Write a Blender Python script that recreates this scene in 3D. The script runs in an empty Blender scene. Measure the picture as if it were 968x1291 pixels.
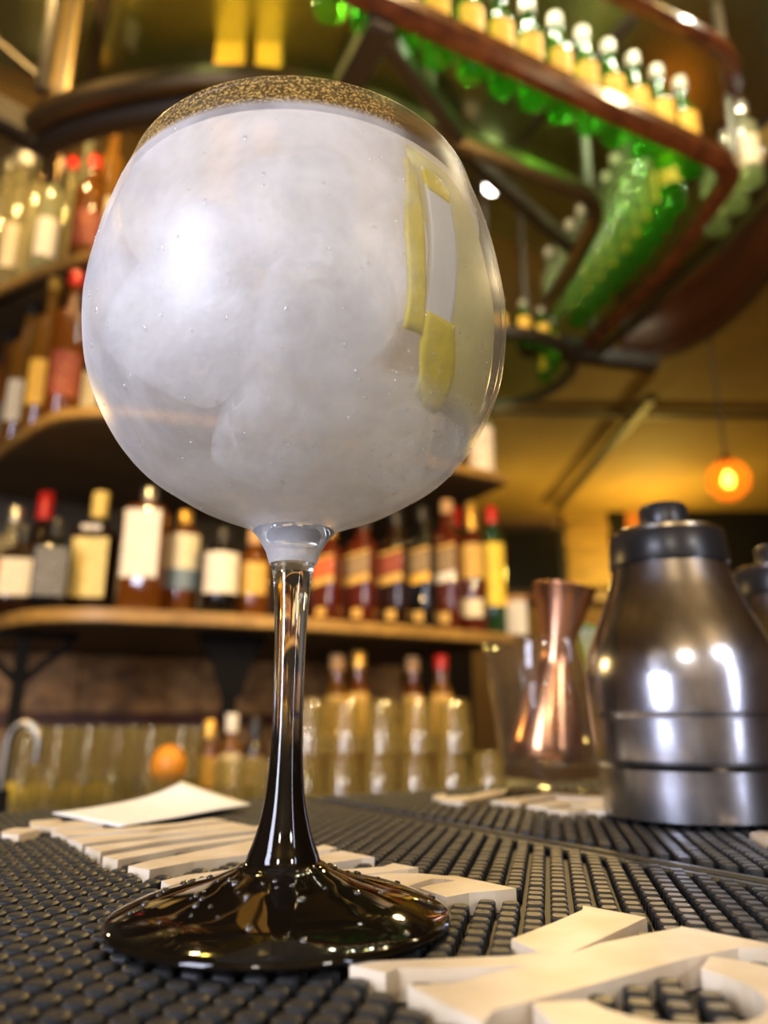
import bpy, math, random
from mathutils import Vector, Matrix
R = math.radians
random.seed(7)
SC = bpy.context.scene
COL = SC.collection

# ------------------------------------------------------------------ camera, world, light, exposure
ZC = 1.1422                      # camera height; tops of the mat studs are at 1.100
F_PX, PITCH = 940.0, R(15.7)
cam_d = bpy.data.cameras.new('camera')
cam = bpy.data.objects.new('camera', cam_d)
COL.objects.link(cam)
cam.location = (0, 0, ZC)
cam.rotation_euler = (R(90) + PITCH, 0, 0)
cam_d.sensor_fit = 'VERTICAL'
cam_d.sensor_height = 36.0
cam_d.lens = F_PX / 1291 * 36.0
cam_d.clip_start = 0.01
cam_d.clip_end = 50
cam_d.dof.use_dof = True
cam_d.dof.focus_distance = 0.185
cam_d.dof.aperture_fstop = 8.6
cam_d.dof.aperture_blades = 0
SC.camera = cam

SC.view_settings.view_transform = 'Standard'
SC.view_settings.look = 'None'
SC.view_settings.exposure = 0.14
SC.view_settings.gamma = 1.0
SC.view_settings.use_curve_mapping = False
SC.cycles.use_denoising = True
SC.cycles.max_bounces = 14
SC.cycles.transparent_max_bounces = 40
SC.cycles.transmission_bounces = 12
SC.cycles.glossy_bounces = 6
SC.cycles.diffuse_bounces = 4
SC.cycles.sample_clamp_indirect = 6.0
SC.cycles.caustics_refractive = False

world = bpy.data.worlds.new('world')
SC.world = world
world.use_nodes = True
world.node_tree.nodes['Background'].inputs[0].default_value = (1.0, 0.72, 0.4, 1)
world.node_tree.nodes['Background'].inputs[1].default_value = 0.01


def lamp(name, kind, loc, energy, color, size=0.05, aim=None, spot=None, size_y=None):
    d = bpy.data.lights.new(name, kind)
    d.energy = energy
    d.color = color
    if kind == 'AREA':
        d.size = size
        if size_y:
            d.shape = 'RECTANGLE'; d.size_y = size_y
    else:
        d.shadow_soft_size = size
    if kind == 'SPOT':
        d.spot_size = R(spot or 80); d.spot_blend = 0.6
    o = bpy.data.objects.new(name, d)
    COL.objects.link(o)
    o.location = loc
    if aim is not None:
        o.rotation_euler = (Vector(aim) - Vector(loc)).to_track_quat('-Z', 'Y').to_euler()
    return o


WARM = (1.0, 0.64, 0.23)
WARM2 = (1.0, 0.74, 0.38)
COOL = (0.77, 0.80, 1.0)
# tall cool light to the left of the photographer
lamp('window_light', 'AREA', (-0.90, -0.70, 1.47), 27.0, COOL, 0.32, (0.0, 0.22, 1.2), size_y=0.85)
lamp('doorway_light', 'AREA', (1.02, -0.73, 1.45), 4.5, COOL, 0.07, (0.0, 0.25, 1.2), size_y=0.9)
# warm spotlights of the back bar
for x, y, z, e in ((-0.80, 1.20, 2.80, 26), (-0.30, 1.15, 2.80, 20)):
    lamp('shelf_spot', 'POINT', (x, y, z), e * 0.8, WARM, 0.03)
for x, y, z, ax, ay in ((-0.62, 0.85, 2.15, -0.50, 1.45), (-0.05, 0.95, 2.15, 0.05, 1.68)):
    lamp('bottle_spot', 'SPOT', (x, y, z), 22, WARM, 0.03, (ax, ay, 1.42), 62)
lamp('rack_fill_light', 'POINT', (0.30, 0.75, 2.82), 9, WARM2, 0.03)  # added lights, kept above the view, that brighten the rack bottles
lamp('rack_fill_light', 'POINT', (0.95, 1.10, 2.82), 7, WARM2, 0.03)
lamp('rack_fill_light', 'POINT', (0.22, 1.24, 2.82), 8, (1.0, 0.97, 0.72), 0.03)
lamp('rack_fill_light', 'POINT', (0.62, 1.28, 2.82), 6, (1.0, 0.97, 0.72), 0.03)
for x, y in ((0.42, 1.20), (0.84, 1.26), (1.32, 1.75)):  # more small added lights, for glints on the rack bottles
    lamp('rack_fill_light', 'POINT', (x, y, 2.82), 3.0, (1.0, 1.0, 0.80), 0.012)
lamp('counter_fill_light', 'POINT', (-0.66, 0.86, 1.40), 4.5, WARM, 0.02)  # added warm lights that fill the counter and backlight the balloon glass
lamp('counter_fill_light', 'POINT', (0.24, 1.02, 1.62), 12.0, WARM, 0.02)
lamp('counter_fill_light', 'POINT', (0.75, 0.95, 1.95), 5.0, WARM2, 0.02)
# added fill lights behind the camera that brighten the steel and front wall
lamp('front_fill_light', 'POINT', (1.4, -1.7, 2.3), 45, (1.0, 0.93, 0.84), 0.10)
lamp('front_fill_light', 'POINT', (-0.4, -2.2, 2.4), 45, (1.0, 0.93, 0.84), 0.10)
lamp('far_room_lamp', 'POINT', (2.1, 5.6, 2.35), 45, (1.0, 0.68, 0.13), 0.08)
lamp('far_room_lamp', 'POINT', (0.9, 5.4, 2.2), 14, (1.0, 0.72, 0.18), 0.08)
lamp('far_room_lamp', 'POINT', (2.6, 3.4, 1.6), 3, (1.0, 0.55, 0.16), 0.08)

# ------------------------------------------------------------------ picture <-> place (used only to read off real positions)
CP, SP = math.cos(PITCH), math.sin(PITCH)


def ray(px, py):
    r = (px - 484) / F_PX
    u = (645.5 - py) / F_PX
    return Vector((r, CP - u * SP, SP + u * CP))


def on_z(px, py, z):
    d = ray(px, py)
    return d * ((z - ZC) / d.z) + Vector((0, 0, ZC))


def on_y(px, py, y):
    d = ray(px, py)
    return d * (y / d.y) + Vector((0, 0, ZC))


# ------------------------------------------------------------------ materials
def new_mat(name):
    m = bpy.data.materials.new(name)
    m.use_nodes = True
    nt = m.node_tree
    nt.nodes.clear()
    out = nt.nodes.new('ShaderNodeOutputMaterial')
    return m, nt, out


def N(nt, kind, **kw):
    n = nt.nodes.new(kind)
    for k, v in kw.items():
        if k in n.inputs.keys():
            n.inputs[k].default_value = v
        else:
            setattr(n, k, v)
    return n


def col4(c):
    return (c[0], c[1], c[2], 1.0)


def pbr(name, color, rough=0.5, metal=0.0, spec=0.5, coat=0.0, var=0.0, scale=30.0, bump=0.0, color2=None, stretch=None, aniso=0.0):
    m, nt, out = new_mat(name)
    b = N(nt, 'ShaderNodeBsdfPrincipled')
    b.inputs['Base Color'].default_value = col4(color)
    b.inputs['Roughness'].default_value = rough
    b.inputs['Metallic'].default_value = metal
    b.inputs['Specular IOR Level'].default_value = spec
    b.inputs['Coat Weight'].default_value = coat
    b.inputs['Coat Roughness'].default_value = 0.05
    b.inputs['Anisotropic'].default_value = aniso
    nt.links.new(b.outputs[0], out.inputs[0])
    if var or bump:
        tc = N(nt, 'ShaderNodeTexCoord')
        mp = N(nt, 'ShaderNodeMapping')
        if stretch:
            mp.inputs['Scale'].default_value = stretch
        nz = N(nt, 'ShaderNodeTexNoise')
        nz.inputs['Scale'].default_value = scale
        nz.inputs['Detail'].default_value = 5
        nt.links.new(tc.outputs['Object'], mp.inputs[0])
        nt.links.new(mp.outputs[0], nz.inputs['Vector'])
        if var:
            rp = N(nt, 'ShaderNodeValToRGB')
            c2 = color2 or tuple(max(0, c * (1 - var)) for c in color)
            rp.color_ramp.elements[0].position = 0.32
            rp.color_ramp.elements[1].position = 0.68
            rp.color_ramp.elements[0].color = col4(c2)
            rp.color_ramp.elements[1].color = col4(color)
            nt.links.new(nz.outputs[0], rp.inputs[0])
            nt.links.new(rp.outputs[0], b.inputs['Base Color'])
        if bump:
            bp = N(nt, 'ShaderNodeBump')
            bp.inputs['Strength'].default_value = bump
            bp.inputs['Distance'].default_value = 0.002
            nt.links.new(nz.outputs[0], bp.inputs['Height'])
            nt.links.new(bp.outputs[0], b.inputs['Normal'])
    return m


def rim_factor(nt, f0, top, power=4.0, normal=None):
    """reflectance of a thin pane, the same from both sides: f0 head on, f0 + top at grazing angles"""
    lw = N(nt, 'ShaderNodeLayerWeight', Blend=0.5)
    if normal is not None: nt.links.new(normal, lw.inputs['Normal'])
    pw = N(nt, 'ShaderNodeMath', operation='POWER'); pw.inputs[1].default_value = power
    nt.links.new(lw.outputs['Facing'], pw.inputs[0])
    ad = N(nt, 'ShaderNodeMath', operation='MULTIPLY_ADD'); ad.inputs[1].default_value = top; ad.inputs[2].default_value = f0
    nt.links.new(pw.outputs[0], ad.inputs[0])
    return ad.outputs[0]


def thin_glass(name, tint=(0.95, 0.95, 0.95), rough=0.03, body=0.0, body_col=(0.8, 0.8, 0.8), edge=4.0, gloss=1.0, f0=0.05, top=0.8):
    """thin-walled glass: light passes straight, fresnel reflection, optional scattering body"""
    m, nt, out = new_mat(name)
    tr = N(nt, 'ShaderNodeBsdfTransparent', Color=col4(tint))
    gl = N(nt, 'ShaderNodeBsdfGlossy', Roughness=rough, Color=(gloss, gloss, gloss, 1))
    base = tr
    if body > 0:
        di = N(nt, 'ShaderNodeBsdfDiffuse', Color=col4(body_col))
        tl = N(nt, 'ShaderNodeBsdfTranslucent', Color=col4(body_col))
        mx = N(nt, 'ShaderNodeMixShader', Fac=0.55)
        nt.links.new(di.outputs[0], mx.inputs[1]); nt.links.new(tl.outputs[0], mx.inputs[2])
        m2 = N(nt, 'ShaderNodeMixShader', Fac=body)
        nt.links.new(tr.outputs[0], m2.inputs[1]); nt.links.new(mx.outputs[0], m2.inputs[2])
        base = m2
    fm = N(nt, 'ShaderNodeMixShader')
    nt.links.new(rim_factor(nt, f0, top, edge), fm.inputs[0])
    nt.links.new(base.outputs[0], fm.inputs[1]); nt.links.new(gl.outputs[0], fm.inputs[2])
    nt.links.new(fm.outputs[0], out.inputs[0])
    return m


def emit(name, color, strength):
    m, nt, out = new_mat(name)
    e = N(nt, 'ShaderNodeEmission', Color=col4(color), Strength=strength)
    nt.links.new(e.outputs[0], out.inputs[0])
    return m


def wood(name, c1, c2, rough=0.4, coat=0.0, stretch=(1.5, 14, 14), scale=3.0, bump=0.15):
    return pbr(name, c1, rough, var=1.0, color2=c2, stretch=stretch, scale=scale, coat=coat, bump=bump)


M = {}
M['rubber'] = pbr('black_rubber', (0.019, 0.0205, 0.022), 0.46, var=0.45, scale=160, spec=0.42, bump=0.25)
M['rubber_base'] = pbr('black_rubber_sheet', (0.003, 0.003, 0.004), 0.6, spec=0.4)
M['letter'] = pbr('cream_rubber', (0.73, 0.63, 0.47), 0.42, var=0.5, color2=(0.60, 0.48, 0.31), scale=70, spec=0.35, bump=0.06)
M['paper'] = pbr('napkin_paper', (0.84, 0.81, 0.75), 0.85, var=0.06, scale=200, bump=0.3)
M['counter'] = wood('dark_counter_wood', (0.05, 0.028, 0.016), (0.02, 0.012, 0.008), 0.35)
M['steel'] = pbr('brushed_steel', (0.62, 0.63, 0.70), 0.21, 1.0, var=0.25, scale=90, stretch=(1.6, 1.6, 1.0), aniso=0.35)
M['steel_rim'] = pbr('steel_rim', (0.75, 0.74, 0.70), 0.18, 1.0)
M['plastic'] = pbr('black_plastic', (0.018, 0.018, 0.021), 0.32, spec=0.5)
M['copper'] = pbr('copper', (0.88, 0.45, 0.27), 0.24, 1.0, var=0.22, scale=40)
M['copper_in'] = pbr('copper_inside', (0.70, 0.33, 0.18), 0.25, 1.0)
M['shelf'] = wood('shelf_wood', (0.42, 0.24, 0.055), (0.24, 0.13, 0.03), 0.45, stretch=(3, 20, 20))
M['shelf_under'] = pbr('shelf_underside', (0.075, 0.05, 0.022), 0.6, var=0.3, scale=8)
M['iron'] = pbr('black_iron', (0.008, 0.007, 0.006), 0.75, spec=0.12)
M['panel'] = wood('back_bar_boards', (0.56, 0.30, 0.10), (0.22, 0.10, 0.03), 0.5, stretch=(4, 9, 5), scale=5)
M['panel_dark'] = pbr('dark_back_panel', (0.020, 0.013, 0.006), 0.35, var=0.4, scale=4)
M['red_board'] = pbr('dark_red_board', (0.10, 0.025, 0.012), 0.45, var=0.3, scale=8)
M['rackwood'] = wood('varnished_rack_wood', (0.13, 0.036, 0.012), (0.055, 0.016, 0.006), 0.25, coat=0.3, stretch=(6, 6, 6), scale=4)
M['rackmetal'] = pbr('bronzed_rack_metal', (0.21, 0.145, 0.07), 0.28, 0.85, var=0.35, scale=9)
M['rackdark'] = pbr('dark_rack_steel', (0.030, 0.020, 0.013), 0.4, 0.2)
M['tray'] = thin_glass('tray_glass', (0.80, 0.92, 0.78), 0.04)
M['mirror'] = pbr('green_tinted_mirror', (0.60, 0.62, 0.30), 0.26, 1.0, var=0.3, scale=3)
M['ceiling'] = pbr('ochre_ceiling_paint', (0.42, 0.26, 0.06), 0.75, var=0.35, color2=(0.28, 0.165, 0.038), scale=1.6, bump=0.2)
M['wall'] = pbr('brown_wall_paint', (0.16, 0.085, 0.035), 0.7, var=0.3, scale=2)
M['wall_cream'] = pbr('cream_wall_paint', (0.55, 0.46, 0.36), 0.7, var=0.2, scale=2)
M['floor'] = wood('dark_floor_boards', (0.08, 0.045, 0.025), (0.04, 0.02, 0.012), 0.5)
M['soffit'] = wood('reddish_soffit_wood', (0.058, 0.016, 0.0045), (0.032, 0.009, 0.003), 0.45, stretch=(1, 1, 4), scale=2.5)
M['column_yellow'] = pbr('ochre_painted_column', (0.46, 0.25, 0.02), 0.45, var=0.25, scale=6)
M['pipe'] = pbr('dark_pipe_paint', (0.05, 0.032, 0.015), 0.5)
M['screen'] = pbr('television_screen_off', (0.004, 0.004, 0.005), 0.25, spec=0.3)
M['yellow_panel'] = pbr('ochre_panel', (0.36, 0.21, 0.04), 0.55, var=0.35, scale=5, stretch=(1, 1, 6))
M['orange_panel'] = pbr('orange_panel', (0.50, 0.16, 0.03), 0.55, var=0.2, scale=6)
M['glassware'] = thin_glass('clear_glassware', (0.93, 0.92, 0.84), 0.05, body=0.085, body_col=(0.90, 0.76, 0.32))
M['highball'] = thin_glass('clear_highball_glass', (0.93, 0.92, 0.84), 0.05, body=0.045, body_col=(0.90, 0.80, 0.40))
M['tumbler'] = thin_glass('tumbler_glass', (0.94, 0.94, 0.92), 0.04, body=0.012, body_col=(0.9, 0.88, 0.8), edge=3.4, f0=0.025, top=0.6)
M['water'] = thin_glass('water', (0.95, 0.94, 0.89), 0.02, f0=0.015, top=0.4, edge=4.5)
M['lemon'] = pbr('stand_in_lemon_rind', (0.80, 0.62, 0.03), 0.4, var=0.15, scale=120, bump=0.4)
M['orange'] = pbr('orange_rind', (0.75, 0.28, 0.02), 0.4, var=0.15, scale=120, bump=0.4)
M['lime'] = pbr('lime_rind', (0.16, 0.30, 0.02), 0.4, var=0.3, scale=60)
M['limeflesh'] = thin_glass('lime_flesh', (0.7, 0.75, 0.3), 0.2, body=0.75, body_col=(0.62, 0.68, 0.16))
M['leaf'] = pbr('mint_leaf', (0.10, 0.22, 0.02), 0.5, var=0.4, scale=40)
M['chrome'] = pbr('dull_chrome', (0.35, 0.32, 0.26), 0.3, 1.0)


# ------------------------------------------------------------------ mesh helpers
def mesh(name, verts, faces, smooth=True, sharp=None):
    me = bpy.data.meshes.new(name)
    me.from_pydata([tuple(v) for v in verts], [], faces)
    me.validate()
    if smooth:
        me.polygons.foreach_set('use_smooth', [True] * len(me.polygons))
        if sharp:
            me.set_sharp_from_angle(angle=R(sharp))
    me.update()
    return me


def put(name, me, mat=None, parent=None, loc=None, rz=0.0):
    o = bpy.data.objects.new(name, me)
    COL.objects.link(o)
    if mat is not None and me is not None and not me.materials:
        me.materials.append(mat)
    if parent is not None:
        o.parent = parent
    if loc is not None:
        o.location = loc
    if rz:
        o.rotation_euler = (0, 0, rz)
    return o


def tag(o, label=None, cat=None, group=None, kind=None):
    if label: o['label'] = label
    if cat: o['category'] = cat
    if group: o['group'] = group
    if kind: o['kind'] = kind
    return o


def thing(name, label, cat, loc=(0, 0, 0), rz=0.0, group=None):
    o = bpy.data.objects.new(name, None)
    o.empty_display_size = 0.02
    COL.objects.link(o)
    o.location = loc
    o.rotation_euler = (0, 0, rz)
    return tag(o, label, cat, group)


def copy_tree(o, parent=None):
    c = o.copy()
    COL.objects.link(c)
    if parent is not None:
        c.parent = parent
    for ch in list(o.children):
        copy_tree(ch, c)
    return c


def lathe(profile, seg=32, n=2.0, closed=False, sx=1.0, sy=1.0):
    """profile [(r, z)]; n > 2 gives a rounded-square section"""
    vs, fs = [], []
    rows = []
    for r, z in profile:
        if r < 1e-7:
            rows.append([len(vs)]); vs.append((0, 0, z)); continue
        row = []
        for k in range(seg):
            a = 2 * math.pi * (k + 0.5) / seg
            ca, sa = math.cos(a), math.sin(a)
            q = 1.0 if n == 2.0 else 1.0 / (abs(ca) ** n + abs(sa) ** n) ** (1.0 / n)
            row.append(len(vs)); vs.append((r * q * ca * sx, r * q * sa * sy, z))
        rows.append(row)
    pairs = list(zip(rows[:-1], rows[1:]))
    if closed: pairs.append((rows[-1], rows[0]))
    for a, b in pairs:
        if len(a) == 1 and len(b) == 1: continue
        for k in range(seg):
            k2 = (k + 1) % seg
            if len(a) == 1: fs.append((a[0], b[k2], b[k]))
            elif len(b) == 1: fs.append((a[k], a[k2], b[0]))
            else: fs.append((a[k], a[k2], b[k2], b[k]))
    return vs, fs


def smooth_profile(pts, per=6):
    out = []
    n = len(pts)
    for i in range(n - 1):
        p0 = pts[max(i - 1, 0)]; p1 = pts[i]; p2 = pts[i + 1]; p3 = pts[min(i + 2, n - 1)]
        for k in range(per):
            t = k / per
            out.append(tuple(0.5 * (2 * p1[j] + (p2[j] - p0[j]) * t + (2 * p0[j] - 5 * p1[j] + 4 * p2[j] - p3[j]) * t * t
                                    + (3 * p1[j] - p0[j] - 3 * p2[j] + p3[j]) * t ** 3) for j in range(len(p1))))
    out.append(tuple(pts[-1]))
    return out


def box(sx, sy, sz, at=(0, 0, 0), bev=0.0):
    x, y, z = at
    if bev <= 0:
        v = [(x + a * sx / 2, y + b * sy / 2, z + c * sz / 2) for c in (-1, 1) for b in (-1, 1) for a in (-1, 1)]
        f = [(0, 2, 3, 1), (4, 5, 7, 6), (0, 1, 5, 4), (2, 6, 7, 3), (0, 4, 6, 2), (1, 3, 7, 5)]
        return v, f
    v, f = [], []
    for zz, ins in ((-sz / 2, bev), (-sz / 2 + bev, 0), (sz / 2 - bev, 0), (sz / 2, bev)):
        hx, hy = sx / 2 - ins, sy / 2 - ins
        for cx, cy in ((-hx, -hy + bev), (-hx + bev, -hy), (hx - bev, -hy), (hx, -hy + bev), (hx, hy - bev), (hx - bev, hy), (-hx + bev, hy), (-hx, hy - bev)):
            v.append((x + cx, y + cy, z + zz))
    f.append(tuple(range(7, -1, -1)))
    for r in range(3):
        for k in range(8):
            a = r * 8 + k; b = r * 8 + (k + 1) % 8
            f.append((a, b, b + 8, a + 8))
    f.append(tuple(range(24, 32)))
    return v, f


def join(*parts):
    V, Fs = [], []
    for v, f in parts:
        o = len(V)
        V += list(v); Fs += [tuple(i + o for i in q) for q in f]
    return V, Fs


def xf(vf, loc=(0, 0, 0), rot=None):
    m = Matrix.Translation(Vector(loc))
    if rot is not None: m = m @ rot
    return [tuple(m @ Vector(v)) for v in vf[0]], vf[1]


def prism(poly, z0, z1, bev=0.0):
    """extrude polygon (list of xy) from z0 to z1"""
    area = sum(poly[i][0] * poly[(i + 1) % len(poly)][1] - poly[(i + 1) % len(poly)][0] * poly[i][1] for i in range(len(poly)))
    if area < 0: poly = poly[::-1]
    n = len(poly)
    v = [(x, y, z0) for x, y in poly] + [(x, y, z1) for x, y in poly]
    f = [tuple(range(n - 1, -1, -1)), tuple(range(n, 2 * n))]
    f += [(i, (i + 1) % n, n + (i + 1) % n, n + i) for i in range(n)]
    return v, f


def sweep(path, w, h, rnd=0.25):
    """a horizontal beam: path [(x, y, z)] open, rounded rectangular section w x h, z is the underside"""
    n = len(path)
    P = [Vector(p) for p in path]
    c = min(w, h) * rnd
    sec = [(-w / 2 + c, 0), (w / 2 - c, 0), (w / 2, c), (w / 2, h - c), (w / 2 - c, h), (-w / 2 + c, h), (-w / 2, h - c), (-w / 2, c)]
    V, Fs = [], []
    for i in range(n):
        t = (P[min(i + 1, n - 1)] - P[max(i - 1, 0)]); t.z = 0; t.normalize()
        s = Vector((t.y, -t.x, 0))
        for a, b in sec:
            V.append(tuple(P[i] + s * a + Vector((0, 0, b))))
    m = len(sec)
    for i in range(n - 1):
        for k in range(m):
            Fs.append((i * m + k, i * m + (k + 1) % m, (i + 1) * m + (k + 1) % m, (i + 1) * m + k))
    Fs.append(tuple(range(m))); Fs.append(tuple((n - 1) * m + k for k in range(m - 1, -1, -1)))
    return V, Fs


def tube(path, r, seg=10):
    P = [Vector(p) for p in path]
    n = len(P)
    V, Fs = [], []
    up = None
    for i in range(n):
        t = (P[min(i + 1, n - 1)] - P[max(i - 1, 0)]).normalized()
        if up is None:
            up = Vector((0, 0, 1)) if abs(t.z) < 0.9 else Vector((1, 0, 0))
        a = t.cross(up).normalized(); b = a.cross(t).normalized(); up = b
        rr = r[i] if isinstance(r, (list, tuple)) else r
        for k in range(seg):
            q = 2 * math.pi * k / seg
            V.append(tuple(P[i] + a * math.cos(q) * rr + b * math.sin(q) * rr))
    for i in range(n - 1):
        for k in range(seg):
            Fs.append((i * seg + k, (i + 1) * seg + k, (i + 1) * seg + (k + 1) % seg, i * seg + (k + 1) % seg))
    Fs.append(tuple(range(seg))); Fs.append(tuple((n - 1) * seg + k for k in range(seg - 1, -1, -1)))
    return V, Fs


def beam(p0, p1, w, h):
    """straight rectangular bar between two points"""
    a, b = Vector(p0), Vector(p1)
    d = b - a
    q = d.to_track_quat('X', 'Z').to_matrix().to_4x4()
    v, f = box(d.length, w, h, bev=min(w, h) * 0.15)
    m = Matrix.Translation((a + b) / 2) @ q
    return [tuple(m @ Vector(p)) for p in v], f


def inside(p, poly):
    x, y = p
    c = False
    n = len(poly)
    for i in range(n):
        x1, y1 = poly[i]; x2, y2 = poly[(i + 1) % n]
        if (y1 > y) != (y2 > y) and x < (x2 - x1) * (y - y1) / (y2 - y1) + x1: c = not c
    return c


def seg_dist(p, poly):
    best = 1e9
    n = len(poly)
    for i in range(n):
        ax, ay = poly[i]; bx, by = poly[(i + 1) % n]
        dx, dy = bx - ax, by - ay
        L = dx * dx + dy * dy
        t = max(0, min(1, ((p[0] - ax) * dx + (p[1] - ay) * dy) / L)) if L > 0 else 0
        d = math.hypot(p[0] - ax - t * dx, p[1] - ay - t * dy)
        if d < best: best = d
    return best


# ------------------------------------------------------------------ the room
BY = R(27)                                   # the back bar runs at this angle to the picture plane
U = Vector((math.cos(BY), math.sin(BY), 0))
V_ = Vector((-math.sin(BY), math.cos(BY), 0))


def bar_xy(a, b):
    return U * a + V_ * b


CEIL = 2.90


def struct(name, vf, mat, smooth=False):
    o = put(name, mesh(name, vf[0], vf[1], smooth), mat)
    o['kind'] = 'structure'
    return o


struct('floor', box(9.0, 11.5, 0.1, (0.5, 2.0, -0.05)), M['floor'])
struct('ceiling', box(9.0, 11.5, 0.1, (0.5, 2.0, CEIL + 0.05)), M['ceiling'])
struct('wall_back', box(9.0, 0.15, CEIL, (0.5, 6.40, CEIL / 2)), M['wall'])
struct('wall_right', box(0.15, 11.5, CEIL, (4.55, 2.0, CEIL / 2)), M['wall'])
struct('wall_left', box(0.15, 11.5, CEIL, (-3.0, 2.0, CEIL / 2)), M['wall'])
struct('wall_front', box(9.0, 0.15, CEIL, (0.5, -3.4, CEIL / 2)), M['wall_cream'])

# partition that carries the back bar shelves
WB = 2.20
wa0, wa1 = -2.6, 1.47
c = bar_xy((wa0 + wa1) / 2, WB + 0.06)
struct('wall_bar', xf(box(wa1 - wa0, 0.10, CEIL - 0.05), (c.x, c.y, CEIL / 2 - 0.02), Matrix.Rotation(BY, 4, 'Z')), M['panel_dark'])

# ------------------------------------------------------------------ bar counter and mats
MY = R(33.0)                                  # the counter and its mats lie at this angle
MU = Vector((math.cos(MY), math.sin(MY), 0)); MV = Vector((-math.sin(MY), math.cos(MY), 0))


def mat_xy(a, b):
    p = MU * a + MV * b
    return (p.x, p.y)


MT = 1.100                                    # stud tops
SHEET0, SHEET1 = 1.0945, 1.0961
cnt = prism([mat_xy(-0.75, -0.22), mat_xy(1.25, -0.22), mat_xy(1.25, 0.452), mat_xy(-0.75, 0.452)], 1.045, SHEET0)
cnt_o = put('bar_counter', mesh('bar_counter', cnt[0], cnt[1], False), M['counter'])
tag(cnt_o, 'dark wooden bar counter under the rubber mats', 'bar counter')
frontp = prism([mat_xy(-0.70, -0.20), mat_xy(1.20, -0.20), mat_xy(1.20, 0.40), mat_xy(-0.70, 0.40)], 0.0, 1.045)
put('counter_front', mesh('counter_front', frontp[0], frontp[1], False), M['counter'], cnt_o)


def oct_stud(h0, h1, zb, zt):
    v, f = [], []
    for hw, z in ((h0, zb), (h1 + 0.00006, zt - 0.0005), (h1 - 0.0004, zt)):
        c = hw * 0.36
        for x, y in ((-hw, -hw + c), (-hw + c, -hw), (hw - c, -hw), (hw, -hw + c), (hw, hw - c), (hw - c, hw), (-hw + c, hw), (-hw, hw - c)):
            v.append((x, y, z))
    for r in range(2):
        for k in range(8):
            a = r * 8 + k; b = r * 8 + (k + 1) % 8
            f.append((a, b, b + 8, a + 8))
    f.append(tuple(range(16, 24)))
    return v, f


LZ = MT + 0.0012


def px_poly(pts, z=LZ):
    return [tuple(on_z(x, y, z).xy) for x, y in pts]


letters_front = [
    # K
    px_poly([(440.6, 1216), (466, 1212), (528, 1209.5), (586, 1207), (640, 1205), (682, 1201), (644, 1184), (700, 1162), (734, 1147), (735, 1141.6),
             (815, 1156.3), (716.6, 1202.5), (755, 1189.5), (810.7, 1177.6), (856.4, 1169.6), (858, 1167.5), (968, 1189), (990, 1193.5), (930, 1195),
             (866, 1208), (755, 1239), (700, 1253), (622.5, 1273.6), (608.5, 1290), (513.7, 1241.6), (570, 1240), (625, 1226), (668, 1216.5), (610, 1219), (500, 1220.6), (486, 1227)]),
    # strokes to the right of the stem
    px_poly([(441, 1105.8), (491, 1101), (529, 1101), (560, 1104), (574, 1104), (611.6, 1111.6), (650.6, 1120), (624.6, 1122.8), (591, 1125.6), (563, 1131), (528, 1119.5),
             (544.6, 1115), (575, 1110), (560, 1108.3), (544.6, 1107.8), (528, 1112.5), (500, 1122), (452, 1122)]),
    px_poly([(380, 1100), (423, 1097), (484, 1092.2), (496, 1088), (527, 1093.7), (514, 1096), (441, 1104), (380, 1108)]),
    px_poly([(380, 1080), (402, 1078), (430, 1072.3), (472, 1080.6), (456, 1082.2), (423, 1087), (380, 1093)]),
    px_poly([(380, 1070.5), (399, 1067.7), (408, 1064.9), (424.6, 1068.8), (416, 1071.5), (380, 1075)]),
    # strokes to the left of the stem
    px_poly([(203.5, 1110.4), (235, 1103), (304, 1094.6), (380, 1086), (380, 1092), (330, 1103), (290, 1112), (244, 1119), (227.6, 1122.5)]),
    px_poly([(161.8, 1091.8), (190, 1084.5), (240, 1075), (315, 1060), (350, 1055), (350, 1071), (311, 1077.5), (244, 1086), (188.6, 1096.5)]),
    px_poly([(130, 1079.5), (190, 1069), (318, 1052), (345, 1048), (345, 1052), (318, 1056.5), (240, 1067), (148.7, 1084)]),
    px_poly([(108, 1067.5), (190, 1058), (318, 1042), (340, 1039.5), (340, 1044), (318, 1047), (200, 1061), (127, 1074)]),
    px_poly([(85, 1056.5), (190, 1049), (290, 1036), (322, 1042), (200, 1052.5), (104, 1064)]),
    px_poly([(65, 1046), (150, 1043.5), (225, 1037.5), (268, 1031.5), (286, 1034), (190, 1046), (84, 1053.5)]),
    px_poly([(38, 1035), (74.4, 1032.3), (78, 1034), (63, 1037.5), (119, 1033), (150, 1036), (130, 1040.5), (72.5, 1044), (40, 1040.7)]),
    px_poly([(2, 1048), (15, 1044.2), (44.6, 1043.3), (49, 1046), (24, 1052), (4, 1051)]),
]
# the letter before the K: an open ring
kc = on_z(950, 1228, LZ); kd = on_z(752, 1287, LZ)
mid = (kc + kd) / 2
away = Vector((0.56, -0.83, 0))
side = (kc - kd); side.z = 0
rad = side.length / 2
ex = side.normalized(); ey = Vector((ex.y, -ex.x, 0))
if ey.dot(away) < 0: ey = -ey
ring_o, ring_i = [], []
for k in range(17):
    a = R(-24 + 228 * k / 16)
    w = 0.0048 + 0.0050 * max(0, math.sin(math.pi * k / 16))
    q = ex * math.cos(a) + ey * math.sin(a) * 1.05
    ring_o.append(tuple((mid + q * (rad + w)).xy)); ring_i.append(tuple((mid + q * (rad - w * 0.8)).xy))
letters_front.append(ring_o + ring_i[::-1])

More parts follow.
